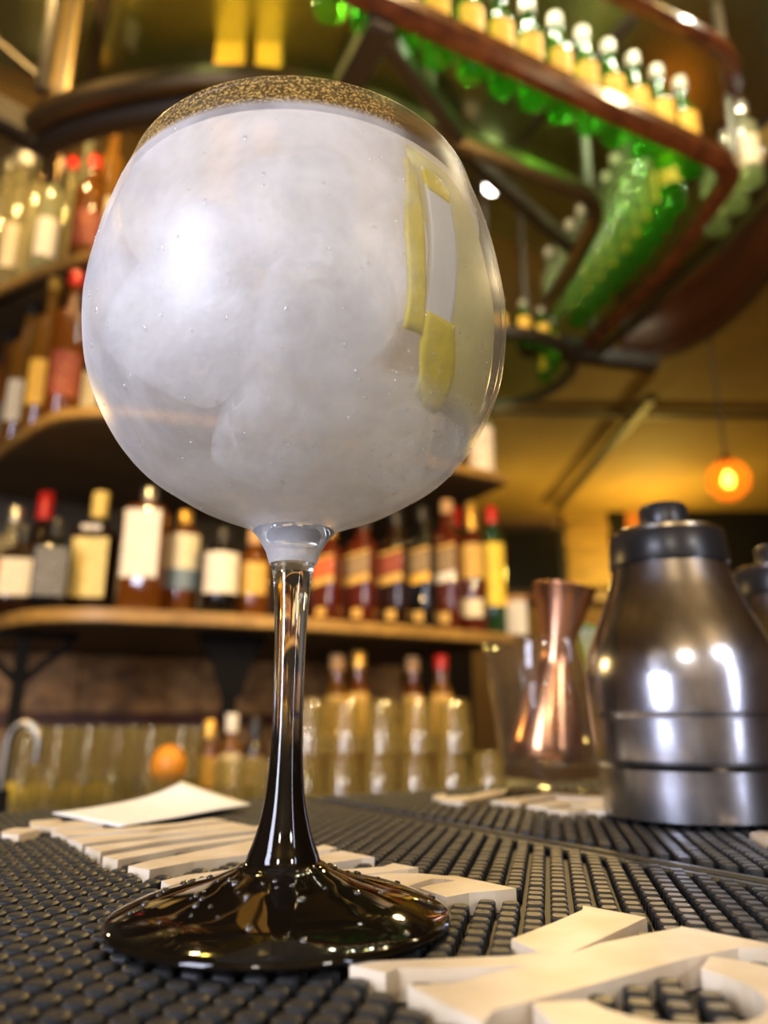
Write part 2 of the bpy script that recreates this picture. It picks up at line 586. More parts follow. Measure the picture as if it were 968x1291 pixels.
letters_rear = [
    px_poly([(545, 1003), (561, 1000.5), (562, 1004), (594.5, 1002.5), (616, 996.5), (637.4, 995), (635, 1000), (610.6, 1006), (583.7, 1010.5), (557, 1009)]),
    px_poly([(618.6, 1009.5), (660, 1004), (696.5, 1000), (766, 1005), (790, 1007), (790, 1009), (700, 1004.5), (655, 1013)]),
    px_poly([(664, 1014.5), (700, 1008), (767, 1011.5), (790, 1013), (790, 1016), (720, 1014), (690, 1018)]),
    px_poly([(690, 1020), (740, 1016.5), (790, 1019), (790, 1024), (740, 1021), (715, 1023)]),
    px_poly([(945, 1050.5), (958, 1047.5), (985, 1050), (1010, 1056), (975, 1060)]),
]


def in_frame(p):
    d = p - Vector((0, 0, ZC))
    dep = d.y * CP + d.z * SP
    if dep < 0.03: return False
    x = 484 + F_PX * d.x / dep
    y = 645.5 - F_PX * (-d.y * SP + d.z * CP) / dep
    return -25 < x < 993 and y < 1316


def build_mat(name, label, a0, a1, b0, b1, lat, polys, border, n_single, seed):
    rnd = random.Random(seed)
    sheet = prism([mat_xy(a0, b0), mat_xy(a1, b0), mat_xy(a1, b1), mat_xy(a0, b1)], SHEET0, SHEET1)
    root = thing(name, label, 'bar mat', (0, 0, 0))
    put('mat_sheet', mesh('mat_sheet', sheet[0], sheet[1], False), M['rubber_base'], root)
    for edge in border:                         # low raised lip along the mat's edges
        (ea0, eb0), (ea1, eb1) = edge
        x0, y0 = mat_xy(ea0, eb0); x1, y1 = mat_xy(ea1, eb1)
        lip = sweep([(x0 + (x1 - x0) * k / 8, y0 + (y1 - y0) * k / 8, SHEET1) for k in range(9)], 0.0042, 0.0030, 0.3)
        put('border_lip', mesh('border_lip', lip[0], lip[1], True, 40), M['rubber'], root)
    for q in polys:
        v, f = prism(q, SHEET1, LZ)
        put('letter', mesh('letter', v, f, False), M['letter'], root)['label'] = 'cream raised letter stroke'
    pitch = 0.0058
    la = Vector((math.cos(lat), math.sin(lat), 0)); lb = Vector((-math.sin(lat), math.cos(lat), 0))
    spots = []
    for i in range(-200, 200):
        for j in range(-200, 200):
            p = la * (i * pitch) + lb * (j * pitch)
            a, b = p.dot(MU), p.dot(MV)
            if not (a0 + 0.006 < a < a1 - 0.006 and b0 + 0.006 < b < b1 - 0.006): continue
            P3 = Vector((p.x, p.y, MT))
            if not in_frame(P3): continue
            if any(abs(p.x - q[0][0]) < 0.13 and abs(p.y - q[0][1]) < 0.13 and (inside((p.x, p.y), q) or seg_dist((p.x, p.y), q) < 0.0020) for q in polys): continue
            spots.append(((P3 - Vector((0, 0, ZC))).length, p.x, p.y))
    spots.sort()
    sv, sf = oct_stud(0.00222, 0.00200, SHEET1 + 0.0004 - MT, 0.0)
    sm = mesh('stud', sv, sf, True, 35)
    sm.materials.append(M['rubber'])
    for d, x, y in spots[:n_single]:
        o = put('stud', sm, None, root, (x, y, MT + rnd.uniform(-0.00025, 0.0)))
        o.rotation_euler = (rnd.uniform(-0.04, 0.04), rnd.uniform(-0.04, 0.04), lat + rnd.uniform(-0.03, 0.03))
    V, Fs = [], []
    cl, sl = math.cos(lat), math.sin(lat)
    for d, x, y in spots[n_single:]:
        o = len(V)
        dz = MT + rnd.uniform(-0.00025, 0.0)
        V += [(x + cl * a - sl * b, y + sl * a + cl * b, c + dz) for a, b, c in sv]
        Fs += [tuple(i + o for i in q) for q in sf]
    if V:
        tag(put('studs', mesh('studs', V, Fs, True, 35), M['rubber'], root), kind='stuff')
    return root


build_mat('bar_mat', 'near black rubber bar mat with cream letters under the balloon glass', -0.22, 0.2115, 0.02, 0.432, MY + R(45), letters_front,
          [((0.209, 0.03), (0.209, 0.430)), ((-0.20, 0.430), (0.209, 0.430))], 300, 1)
build_mat('bar_mat', 'rear black rubber bar mat under the tumbler and steel shakers', 0.2155, 0.72, 0.00, 0.420, MY + R(45), letters_rear,
          [((0.218, 0.02), (0.218, 0.418)), ((0.218, 0.418), (0.70, 0.418))], 300, 2)

# napkin: a thin sheet with one curled, lifted corner
P00 = on_z(66, 1026, MT + 0.0018); P10 = on_z(150, 1042, MT + 0.002); P11 = on_y(316, 1015, 0.395); P01 = on_y(229, 989, 0.425)
nv, nf = [], []
G = 18
for j in range(G + 1):
    for i in range(G + 1):
        s, t = i / G, j / G
        p = P00 * (1 - s) * (1 - t) + P10 * s * (1 - t) + P11 * s * t + P01 * (1 - s) * t
        base = MT + 0.0018
        zz = base + (p.z - base) * (t ** 2.3) * (1.15 - 0.15 * s)
        zz += 0.0012 * math.sin(s * 5 + t * 3) * t * (1 - t) * 2
        nv.append((p.x, p.y, max(zz, base)))
for j in range(G):
    for i in range(G):
        a = j * (G + 1) + i
        nf.append((a, a + 1, a + G + 2, a + G + 1))
nap = put('napkin', mesh('napkin', nv, nf, True), M['paper'])
sol = nap.modifiers.new('thickness', 'SOLIDIFY'); sol.thickness = 0.0005; sol.offset = 1
tag(nap, 'white paper napkin with a curled up corner on the mat', 'napkin')

# ------------------------------------------------------------------ the balloon glass and its drink
GX, GY = -0.0224, 0.180
glass = thing('balloon_glass', 'large frosted balloon glass with a black foot filled with ice', 'cocktail glass', (GX, GY, MT))

# bowl: clear wall with a film of condensation (thick haze, clear near the rim, wiped on the right)
bowl_prof = [(0.0102, .0876), (0.0126, .0893), (0.0162, .0908), (0.0203, .0924), (0.0242, .0940), (0.0275, .0957), (0.0322, .0985), (0.0362, .1010), (0.0398, .1040), (0.0434, .1080),
             (0.0462, .1120), (0.0485, .1160), (0.0504, .1200), (0.0519, .1240), (0.0530, .1280), (0.0537, .1320), (0.0542, .1360), (0.0545, .1400),
             (0.0545, .1440), (0.0542, .1480), (0.0537, .1520), (0.0531, .1560), (0.0524, .1600), (0.0515, .1640), (0.0505, .1680), (0.0493, .1720),
             (0.0480, .1762), (0.0470, .1800)]
outer = smooth_profile(bowl_prof, 3)
neck_film = [(.00575, .0793), (.0068, .0826), (.0088, .0859)]
WALL = 0.0011


def inset(prof, d):
    res = []
    for i, (r, z) in enumerate(prof):
        a = prof[max(i - 1, 0)]; b = prof[min(i + 1, len(prof) - 1)]
        tx, tz = b[0] - a[0], b[1] - a[1]
        L = math.hypot(tx, tz) or 1
        res.append((max(r - d * tz / L, 0.0), z + d * tx / L))
    return res


inner = inset(outer, WALL)
lip_z = outer[-1][1]
lipp = [(outer[-1][0] - 0.0002, lip_z + 0.0004), (outer[-1][0] - WALL / 2, lip_z + 0.00055), (outer[-1][0] - WALL + 0.0002, lip_z + 0.0004)]


def wiped(nt, tc, sep, low):
    """1 where the haze is untouched, falling to low in the streak wiped clear along the right of the bowl"""
    L = nt.links.new
    ang = N(nt, 'ShaderNodeMath', operation='ARCTAN2')
    L(sep.outputs['Y'], ang.inputs[0]); L(sep.outputs['X'], ang.inputs[1])
    nz = N(nt, 'ShaderNodeTexNoise', Scale=45.0, Detail=3.0)
    L(tc.outputs['Object'], nz.inputs['Vector'])
    wn = N(nt, 'ShaderNodeMath', operation='MULTIPLY_ADD'); wn.inputs[1].default_value = 0.35
    L(nz.outputs[0], wn.inputs[0]); L(ang.outputs[0], wn.inputs[2])
    wp = N(nt, 'ShaderNodeMapRange', interpolation_type='SMOOTHSTEP')
    wp.inputs['From Min'].default_value = -0.95; wp.inputs['From Max'].default_value = -0.80
    wp.inputs['To Min'].default_value = 0.0; wp.inputs['To Max'].default_value = 1.0
    L(wn.outputs[0], wp.inputs['Value'])
    zl = N(nt, 'ShaderNodeMapRange', interpolation_type='SMOOTHSTEP')
    zl.inputs['From Min'].default_value = 0.109; zl.inputs['From Max'].default_value = 0.115
    L(sep.outputs['Z'], zl.inputs['Value'])
    up = N(nt, 'ShaderNodeMapRange', interpolation_type='SMOOTHSTEP')
    up.inputs['From Min'].default_value = 0.35; up.inputs['From Max'].default_value = 0.75
    up.inputs['To Min'].default_value = 1.0; up.inputs['To Max'].default_value = 0.0
    L(wn.outputs[0], up.inputs['Value'])
    m0 = N(nt, 'ShaderNodeMath', operation='MULTIPLY')
    L(wp.outputs[0], m0.inputs[0]); L(up.outputs[0], m0.inputs[1])
    m1 = N(nt, 'ShaderNodeMath', operation='MULTIPLY')
    L(m0.outputs[0], m1.inputs[0]); L(zl.outputs[0], m1.inputs[1])
    m2 = N(nt, 'ShaderNodeMath', operation='MULTIPLY_ADD'); m2.inputs[1].default_value = low - 1.0; m2.inputs[2].default_value = 1.0
    L(m1.outputs[0], m2.inputs[0])
    return m2.outputs[0]


def frost_material():
    m, nt, out = new_mat('frosted_bowl_glass')
    L = nt.links.new
    tc = N(nt, 'ShaderNodeTexCoord')
    sep = N(nt, 'ShaderNodeSeparateXYZ')
    L(tc.outputs['Object'], sep.inputs[0])
    tr = N(nt, 'ShaderNodeBsdfTransparent', Color=(0.97, 0.97, 0.96, 1))
    gl = N(nt, 'ShaderNodeBsdfGlossy', Roughness=0.34, Color=(0.6, 0.6, 0.6, 1))
    clear = N(nt, 'ShaderNodeMixShader')
    L(rim_factor(nt, 0.03, 0.45, 4.0), clear.inputs[0]); L(tr.outputs[0], clear.inputs[1]); L(gl.outputs[0], clear.inputs[2])
    # haze of tiny droplets
    fine = N(nt, 'ShaderNodeTexNoise', Scale=1500.0, Detail=3.0)
    big = N(nt, 'ShaderNodeTexNoise', Scale=42.0, Detail=5.0, Roughness=0.55, Distortion=0.35)
    L(tc.outputs['Object'], fine.inputs['Vector']); L(tc.outputs['Object'], big.inputs['Vector'])
    bmp = N(nt, 'ShaderNodeBump', Strength=0.35, Distance=0.0006)
    L(fine.outputs[0], bmp.inputs['Height'])
    di = N(nt, 'ShaderNodeBsdfDiffuse', Color=(0.93, 0.93, 0.96, 1))
    tl = N(nt, 'ShaderNodeBsdfTranslucent', Color=(0.96, 0.94, 0.90, 1))
    hz = N(nt, 'ShaderNodeMixShader', Fac=0.36)
    L(di.outputs[0], hz.inputs[1]); L(tl.outputs[0], hz.inputs[2])
    rg = N(nt, 'ShaderNodeBsdfGlossy', Roughness=0.36, Color=(0.9, 0.92, 1.0, 1))
    L(bmp.outputs[0], rg.inputs['Normal'])
    hg = N(nt, 'ShaderNodeMixShader', Fac=0.055)
    L(hz.outputs[0], hg.inputs[1]); L(rg.outputs[0], hg.inputs[2])
    # amount: cloudy noise
    rmp = N(nt, 'ShaderNodeMapRange')
    rmp.inputs['From Min'].default_value = 0.30; rmp.inputs['From Max'].default_value = 0.70
    rmp.inputs['To Min'].default_value = 0.22; rmp.inputs['To Max'].default_value = 0.54
    L(big.outputs[0], rmp.inputs['Value'])
    # above the liquid the film is thin and grainy
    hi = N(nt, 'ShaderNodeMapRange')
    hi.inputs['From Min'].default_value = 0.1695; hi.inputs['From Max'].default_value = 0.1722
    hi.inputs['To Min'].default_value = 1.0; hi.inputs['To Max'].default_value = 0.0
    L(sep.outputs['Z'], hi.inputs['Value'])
    grain = N(nt, 'ShaderNodeMapRange')
    grain.inputs['From Min'].default_value = 0.48; grain.inputs['From Max'].default_value = 0.62
    grain.inputs['To Min'].default_value = 0.05; grain.inputs['To Max'].default_value = 0.55
    g2 = N(nt, 'ShaderNodeTexNoise', Scale=1500.0, Detail=2.0)
    L(tc.outputs['Object'], g2.inputs['Vector']); L(g2.outputs[0], grain.inputs['Value'])
    mixf = N(nt, 'ShaderNodeMix', data_type='FLOAT')
    L(hi.outputs[0], mixf.inputs[0]); L(grain.outputs[0], mixf.inputs[2]); L(rmp.outputs[0], mixf.inputs[3])
    wp = wiped(nt, tc, sep, 0.22)
    mul = N(nt, 'ShaderNodeMath', operation='MULTIPLY')
    L(mixf.outputs[0], mul.inputs[0]); L(wp, mul.inputs[1])
    gd = N(nt, 'ShaderNodeBsdfDiffuse', Color=(0.80, 0.58, 0.20, 1)); gt = N(nt, 'ShaderNodeBsdfTranslucent', Color=(0.95, 0.68, 0.22, 1))  # gold tint paints the warm background light coming through the droplets
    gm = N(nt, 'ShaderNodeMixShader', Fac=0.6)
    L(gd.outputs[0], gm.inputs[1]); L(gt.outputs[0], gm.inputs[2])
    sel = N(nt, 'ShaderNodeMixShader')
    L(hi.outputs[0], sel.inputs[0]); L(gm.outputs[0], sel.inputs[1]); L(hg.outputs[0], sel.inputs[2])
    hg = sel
    fin = N(nt, 'ShaderNodeMixShader')
    L(mul.outputs[0], fin.inputs[0]); L(clear.outputs[0], fin.inputs[1]); L(hg.outputs[0], fin.inputs[2])
    L(fin.outputs[0], out.inputs[0])
    return m


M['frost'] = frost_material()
M['clearwall'] = thin_glass('bowl_inner_wall', (0.985, 0.985, 0.98), 0.35, gloss=0.35, edge=6.0)
vf = lathe(neck_film + outer + lipp[:2], 96)
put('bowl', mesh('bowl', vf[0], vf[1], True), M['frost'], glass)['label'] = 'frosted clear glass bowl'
vf = lathe(inner + [lipp[2], lipp[1]], 96)
put('bowl_inner_wall', mesh('bowl_inner_wall', vf[0], [f[::-1] for f in vf[1]], True), M['clearwall'], glass)

# stem and foot: solid glass, clear above and black below
m, nt, out = new_mat('clear_to_black_stem')
tc = N(nt, 'ShaderNodeTexCoord'); sp = N(nt, 'ShaderNodeSeparateXYZ')
nt.links.new(tc.outputs['Object'], sp.inputs[0])
nz = N(nt, 'ShaderNodeTexNoise', Scale=120.0)
nt.links.new(tc.outputs['Object'], nz.inputs['Vector'])
ma = N(nt, 'ShaderNodeMath', operation='MULTIPLY_ADD'); ma.inputs[1].default_value = 0.004
nt.links.new(nz.outputs[0], ma.inputs[0]); nt.links.new(sp.outputs['Z'], ma.inputs[2])
mr = N(nt, 'ShaderNodeMapRange', interpolation_type='SMOOTHSTEP')
mr.inputs['From Min'].default_value = 0.030; mr.inputs['From Max'].default_value = 0.054
nt.links.new(ma.outputs[0], mr.inputs['Value'])
gl = N(nt, 'ShaderNodeBsdfGlass', Roughness=0.0, IOR=1.5, Color=(0.97, 0.98, 0.97, 1))
bk = N(nt, 'ShaderNodeBsdfPrincipled')
bk.inputs['Base Color'].default_value = (0.005, 0.0035, 0.002, 1); bk.inputs['Roughness'].default_value = 0.04
bk.inputs['Specular IOR Level'].default_value = 0.34
wv = N(nt, 'ShaderNodeTexNoise', Scale=60.0, Detail=1.0)
nt.links.new(tc.outputs['Object'], wv.inputs['Vector'])
bp = N(nt, 'ShaderNodeBump', Strength=0.25, Distance=0.0015)
nt.links.new(wv.outputs[0], bp.inputs['Height']); nt.links.new(bp.outputs[0], bk.inputs['Normal'])
mx = N(nt, 'ShaderNodeMixShader')
nt.links.new(mr.outputs[0], mx.inputs[0]); nt.links.new(bk.outputs[0], mx.inputs[1]); nt.links.new(gl.outputs[0], mx.inputs[2])
nt.links.new(mx.outputs[0], out.inputs[0])
M['stem'] = m
stem_prof = smooth_profile([(.0150, .0112), (.0092, .0118), (.0076, .0145), (.0062, .0182), (.0051, .0224), (.00445, .0262), (.0041, .0298), (.0037, .036), (.0035, .0439), (.0036, .053), (.0038, .0621),
                            (.0042, .0700), (.0049, .0773), (.0066, .0829), (.0086, .0861), (.0101, .0876)], 5)
stem_prof = [p for p in stem_prof if p[1] >= 0.0117 and p[0] < 0.0125]
vf = lathe([(0, stem_prof[0][1])] + stem_prof + [(0.0085, .0872), (0.0050, .0850), (0.0, .0838)], 64)
put('stem', mesh('stem', vf[0], vf[1], True, 60), M['stem'], glass)['label'] = 'stem, clear above and black below'
foot_prof = [(0, 0.0003), (.0330, .0003), (.0360, .0006), (.0369, .0013), (.0368, .0021), (.0360, .0028), (.0332, .0040), (.0290, .0055), (.0245, .0067), (.0200, .0079), (.0160, .0090), (.0128, .0102), (.0104, .0112), (.0094, .0119), (0, .0119)]
vf = lathe(foot_prof[:2] + smooth_profile(foot_prof[2:-1], 4) + foot_prof[-1:], 96)
put('foot', mesh('foot', vf[0], vf[1], True, 70), M['stem'], glass)['label'] = 'glossy black foot'

rd = random.Random(11)
dv = []
for k in range(70):
    a = rd.uniform(0, 2 * math.pi); rr = rd.uniform(0.011, 0.035)
    zz = 0.0102
    for (r0, z0), (r1, z1) in zip(foot_prof[5:-2], foot_prof[6:-1]):
        if r1 <= rr <= r0: zz = z0 + (z1 - z0) * (r0 - rr) / (r0 - r1)
    q = rd.uniform(0.0003, 0.0010)
    vf = lathe([(q, 0), (q * 0.9, q * 0.28), (q * 0.5, q * 0.5), (0, q * 0.56)], 8)
    dv.append(xf(vf, (rr * math.cos(a), rr * math.sin(a), zz), Matrix.Rotation(a, 4, 'Z') @ Matrix.Rotation(math.atan(0.3), 4, 'Y')))
vf = join(*dv)
M['drop'] = pbr('water_drops', (0.03, 0.025, 0.02), 0.03, spec=0.6, coat=1.0)
tag(put('water_drops', mesh('water_drops', vf[0], vf[1], True), M['drop'], glass), kind='stuff')

bv = []
for k in range(420):
    z = 0.092 + 0.078 * rd.random() ** 1.5
    a = R(rd.uniform(-185, 20))
    if rd.random() < 0.35: a = R(rd.gauss(-35, 12)); z = rd.uniform(0.094, 0.125)
    i = min(range(len(outer)), key=lambda n: abs(outer[n][1] - z))
    r0, z0 = outer[i]; r1, z1 = outer[min(i + 1, len(outer) - 1)]
    tl_ = math.atan2(-(r1 - r0), (z1 - z0))
    q = rd.uniform(0.00012, 0.00042)
    vf = lathe([(q, 0), (q * 0.85, q * 0.35), (q * 0.45, q * 0.58), (0, q * 0.64)], 7)
    nvec = Vector((math.cos(a) * math.cos(tl_), math.sin(a) * math.cos(tl_), math.sin(tl_)))
    rot = nvec.to_track_quat('Z', 'Y').to_matrix().to_4x4()
    if rd.random() < 0.25: rot = rot @ Matrix.Diagonal((1, 2.2, 1, 1))
    bv.append(xf(vf, (r0 * math.cos(a), r0 * math.sin(a), z0), rot))
vf = join(*bv)
M['bead'] = thin_glass('condensation_beads', (0.97, 0.97, 0.97), 0.03, body=0.12, body_col=(0.95, 0.95, 0.95), edge=1.6)
tag(put('condensation_beads', mesh('condensation_beads', vf[0], vf[1], True), M['bead'], glass), kind='stuff')

# the drink
LIQ = 0.1702
din = [p for p in inset(outer, WALL + 0.0002) if p[1] < LIQ]
n_side = len(din)
vf = lathe([(0, .0848), (0.0045, .0858), (0.0074, .0877)] + din, 96)


def drink_material():
    m, nt, out = new_mat('cloudy_gin_and_tonic')
    L = nt.links.new
    tc = N(nt, 'ShaderNodeTexCoord')
    nz = N(nt, 'ShaderNodeTexNoise', Scale=24.0, Detail=6.0, Roughness=0.6, Distortion=0.9)
    L(tc.outputs['Object'], nz.inputs['Vector'])
    mr = N(nt, 'ShaderNodeMapRange')
    mr.inputs['From Min'].default_value = 0.32; mr.inputs['From Max'].default_value = 0.70
    mr.inputs['To Min'].default_value = 0.03; mr.inputs['To Max'].default_value = 0.46
    L(nz.outputs[0], mr.inputs['Value'])
    sep = N(nt, 'ShaderNodeSeparateXYZ'); L(tc.outputs['Object'], sep.inputs[0])
    mu = N(nt, 'ShaderNodeMath', operation='MULTIPLY')
    L(mr.outputs[0], mu.inputs[0]); L(wiped(nt, tc, sep, 0.35), mu.inputs[1])
    tr = N(nt, 'ShaderNodeBsdfTransparent', Color=(0.96, 0.96, 0.95, 1))
    di = N(nt, 'ShaderNodeBsdfDiffuse', Color=(0.93, 0.92, 0.94, 1))
    tl = N(nt, 'ShaderNodeBsdfTranslucent', Color=(0.96, 0.91, 0.80, 1))
    cl = N(nt, 'ShaderNodeTexNoise', Scale=48.0, Detail=7.0, Roughness=0.68, Distortion=0.6)
    mp = N(nt, 'ShaderNodeMapping'); mp.inputs['Location'].default_value = (3.1, 1.7, 0.4)
    L(tc.outputs['Object'], mp.inputs[0]); L(mp.outputs[0], cl.inputs['Vector'])
    rp = N(nt, 'ShaderNodeValToRGB')
    rp.color_ramp.elements[0].position = 0.43; rp.color_ramp.elements[1].position = 0.58
    rp.color_ramp.elements[0].color = (0.30, 0.28, 0.34, 1); rp.color_ramp.elements[1].color = (0.95, 0.94, 0.95, 1)
    L(cl.outputs[0], rp.inputs[0]); L(rp.outputs[0], di.inputs['Color'])
    a = N(nt, 'ShaderNodeMixShader', Fac=0.45)
    L(di.outputs[0], a.inputs[1]); L(tl.outputs[0], a.inputs[2])
    b = N(nt, 'ShaderNodeMixShader')
    L(mu.outputs[0], b.inputs[0]); L(tr.outputs[0], b.inputs[1]); L(a.outputs[0], b.inputs[2])
    L(b.outputs[0], out.inputs[0])
    return m


M['drink'] = drink_material()
dr = put('gin_and_tonic', mesh('gin_and_tonic', vf[0], vf[1], True, 60), M['drink'], None, (GX, GY, MT))
tag(dr, 'cloudy clear cocktail filling the frosted balloon glass', 'drink')
# added milky sheet painting the ice mirrored in the drink's surface from below
sl = []
for k in range(9):
    rr = (din[-1][0] - 0.0003) * (8 - k) / 8
    sl.append((rr, LIQ - 0.0006 + 0.0022 * math.sin(k * 1.1) * min(1, k / 2)))
vf = lathe(sl, 64)
rs = random.Random(3)
vv = [(x, y, z + (rs.uniform(-0.0012, 0.0012) if math.hypot(x, y) < 0.044 else 0)) for x, y, z in vf[0]]
M['reflected_ice'] = thin_glass('painted_ice_reflection', (0.95, 0.96, 0.97), 0.15, body=0.85, body_col=(0.84, 0.86, 0.92))
put('surface_reflection', mesh('surface_reflection', vv, [f[::-1] for f in vf[1]], True), M['reflected_ice'], dr)['label'] = 'milky sheet painting the ice reflected in the surface of the drink'


def ice_material():
    m, nt, out = new_mat('clouded_ice')
    L = nt.links.new
    tc = N(nt, 'ShaderNodeTexCoord')
    nz = N(nt, 'ShaderNodeTexNoise', Scale=55.0, Detail=7.0, Roughness=0.65, Distortion=1.0)
    L(tc.outputs['Object'], nz.inputs['Vector'])
    mr = N(nt, 'ShaderNodeMapRange')
    mr.inputs['From Min'].default_value = 0.35; mr.inputs['From Max'].default_value = 0.68
    mr.inputs['To Min'].default_value = 0.12; mr.inputs['To Max'].default_value = 0.90
    L(nz.outputs[0], mr.inputs['Value'])
    wob = N(nt, 'ShaderNodeMix', data_type='VECTOR'); wob.inputs[0].default_value = 0.012
    L(tc.outputs['Object'], wob.inputs[4]); L(nz.outputs['Color'], wob.inputs[5])
    vo = N(nt, 'ShaderNodeTexVoronoi', feature='DISTANCE_TO_EDGE', Scale=85.0)
    L(wob.outputs[1], vo.inputs['Vector'])
    vr = N(nt, 'ShaderNodeMapRange', interpolation_type='SMOOTHSTEP')
    vr.inputs['From Min'].default_value = 0.0; vr.inputs['From Max'].default_value = 0.07
    vr.inputs['To Min'].default_value = 0.9; vr.inputs['To Max'].default_value = 0.0
    L(vo.outputs['Distance'], vr.inputs['Value'])
    mxv = N(nt, 'ShaderNodeMath', operation='MAXIMUM')
    L(mr.outputs[0], mxv.inputs[0]); L(vr.outputs[0], mxv.inputs[1])
    mr = mxv
    bp = N(nt, 'ShaderNodeBump', Strength=0.9, Distance=0.004)
    L(nz.outputs[0], bp.inputs['Height'])
    tr = N(nt, 'ShaderNodeBsdfTransparent', Color=(0.93, 0.95, 0.97, 1))
    di = N(nt, 'ShaderNodeBsdfDiffuse', Color=(0.93, 0.94, 0.98, 1))
    tl = N(nt, 'ShaderNodeBsdfTranslucent', Color=(0.95, 0.94, 0.92, 1))
    L(bp.outputs[0], di.inputs['Normal'])
    a = N(nt, 'ShaderNodeMixShader', Fac=0.4)
    L(di.outputs[0], a.inputs[1]); L(tl.outputs[0], a.inputs[2])
    b = N(nt, 'ShaderNodeMixShader')
    L(mr.outputs[0], b.inputs[0]); L(tr.outputs[0], b.inputs[1]); L(a.outputs[0], b.inputs[2])
    gl = N(nt, 'ShaderNodeBsdfGlossy', Roughness=0.12, Color=(1, 1, 1, 1))
    L(bp.outputs[0], gl.inputs['Normal'])
    c = N(nt, 'ShaderNodeMixShader')
    L(rim_factor(nt, 0.04, 0.5, 4.0, bp.outputs[0]), c.inputs[0]); L(b.outputs[0], c.inputs[1]); L(gl.outputs[0], c.inputs[2])
    L(c.outputs[0], out.inputs[0])
    return m


M['ice'] = ice_material()
ICE = [  # centre (glass frame), half size, rotation, label
    ((-0.024, -0.020, 0.132), 0.0155, (20, 30, 10), 'ice cube at the front left of the balloon glass'),
    ((0.009, -0.029, 0.1340), 0.0145, (-15, 10, 40), 'ice cube at the front middle of the balloon glass'),
    ((-0.006, -0.010, 0.1100), 0.0130, (35, 15, 25), 'lowest ice cube, near the bottom of the balloon glass'),
    ((0.002, -0.0275, 0.1600), 0.0130, (38, -20, 15), 'ice cube poking out of the drink under the glass rim'),
    ((-0.026, -0.006, 0.162), 0.0135, (10, 25, -30), 'upper left ice cube near the rim of the balloon glass'),
    ((0.020, 0.006, 0.118), 0.0150, (40, 10, 5), 'ice cube behind the lemon peel low in the balloon glass'),
    ((0.004, 0.019, 0.150), 0.0155, (12, 35, 20), 'ice cube at the back of the balloon glass'),
]
for cpos, hs, rot, lab in ICE:
    v, f = box(2, 2, 2, bev=0.30)
    vv = []
    for p in v:
        p = Vector(p)
        vv.append(tuple((p * (1 + 0.06 * math.sin(9 * p.x + 5 * p.y + rot[0]) + 0.05 * math.sin(7 * p.z + 4 * p.x + rot[1]))) * hs))
    o = put('ice_cube', mesh('ice_cube', vv, f, True), M['ice'], None, (GX + cpos[0], GY + cpos[1], MT + cpos[2]))
    o.rotation_euler = tuple(R(a) for a in rot)
    sb = o.modifiers.new('melted', 'SUBSURF'); sb.levels = 1; sb.render_levels = 2
    tag(o, lab, 'ice cube', 'ice cubes in the balloon glass')

# lemon peel: a long twist along the right wall, yellow zest outside and pale pith inside
def ribbon(rows):
    """a sheet through rows of points"""
    m = len(rows[0])
    v = [p for row in rows for p in row]
    f = [(i * m + k, i * m + k + 1, (i + 1) * m + k + 1, (i + 1) * m + k) for i in range(len(rows) - 1) for k in range(m - 1)]
    return v, f


def bowl_r(z):
    for i in range(len(outer) - 1):
        if outer[i][1] <= z <= outer[i + 1][1]:
            t = (z - outer[i][1]) / (outer[i + 1][1] - outer[i][1])
            return outer[i][0] + t * (outer[i + 1][0] - outer[i][0])
    return 0.03


def wall_rows(zs, a_left, a_right, gap):
    rows = []
    for i, z in enumerate(zs):
        t = i / (len(zs) - 1)
        r = bowl_r(z) - gap
        al = R(a_left(t)); ar = R(a_right(t))
        rows.append([(r * math.cos(al + (ar - al) * k / 8), r * math.sin(al + (ar - al) * k / 8), z) for k in range(9)])
    return rows


peel = thing('lemon_peel', 'long twisted strip of lemon peel inside the right of the balloon glass', 'lemon peel', (GX, GY, MT))
M['zest'] = pbr('lemon_zest', (0.92, 0.74, 0.005), 0.35, var=0.18, scale=260, bump=0.25)
M['pith'] = pbr('lemon_pith', (0.88, 0.86, 0.78), 0.6, var=0.08, scale=120)
M['pale'] = pbr('pale_peel_glow', (0.86, 0.76, 0.28), 0.45, var=0.15, scale=90)


def ribbon_part(name, zs, al, ar, gap, mat, thick=0.0012, label=None):
    v, f = ribbon(wall_rows(zs, al, ar, gap))
    o = put(name, mesh(name, v, f, True), mat, peel)
    s = o.modifiers.new('thickness', 'SOLIDIFY'); s.thickness = thick; s.offset = 0
    if label: o['label'] = label
    return o


def zr(a, b, n=14):
    return [a + (b - a) * k / (n - 1) for k in range(n)]


ribbon_part('pale_side', zr(0.1105, 0.1700), lambda t: -46 - 8 * t, lambda t: 14, 0.0036, M['pale'], label='broad pale yellow side of the peel, painting the glow at the right edge')  # pale side carried to the silhouette to paint the yellow edge glow
ribbon_part('pith_strip', zr(0.1230, 0.1640), lambda t: -51.5 + 1 * t, lambda t: -42 + 1 * t, 0.0032, M['pith'], label='white pith')
ribbon_part('zest_edge', zr(0.1215, 0.1640, 20), lambda t: -56.5 - 1.5 * math.sin(3.1 * t) + 0.5 * math.sin(9 * t), lambda t: -51 - 2 * math.sin(3.1 * t) - 4.0 * t ** 4, 0.0029, M['zest'], label='bright yellow zest edge')
ribbon_part('zest_end', zr(0.1090, 0.1262, 16), lambda t: -42 - 9 * t - 3 * math.sin(3.1 * t), lambda t: -36 - 5 * t + 5 * math.sin(3.1 * t) * (1 - t), 0.0027, M['zest'], label='yellow lower end of the peel')
ribbon_part('zest_end', zr(0.1572, 0.1640, 10), lambda t: -50 - 1.0 * math.sin(3.1 * t), lambda t: -42 + 2.0 * math.sin(3.1 * t) - 3 * t * t, 0.0031, M['zest'], label='yellow upper end of the peel')

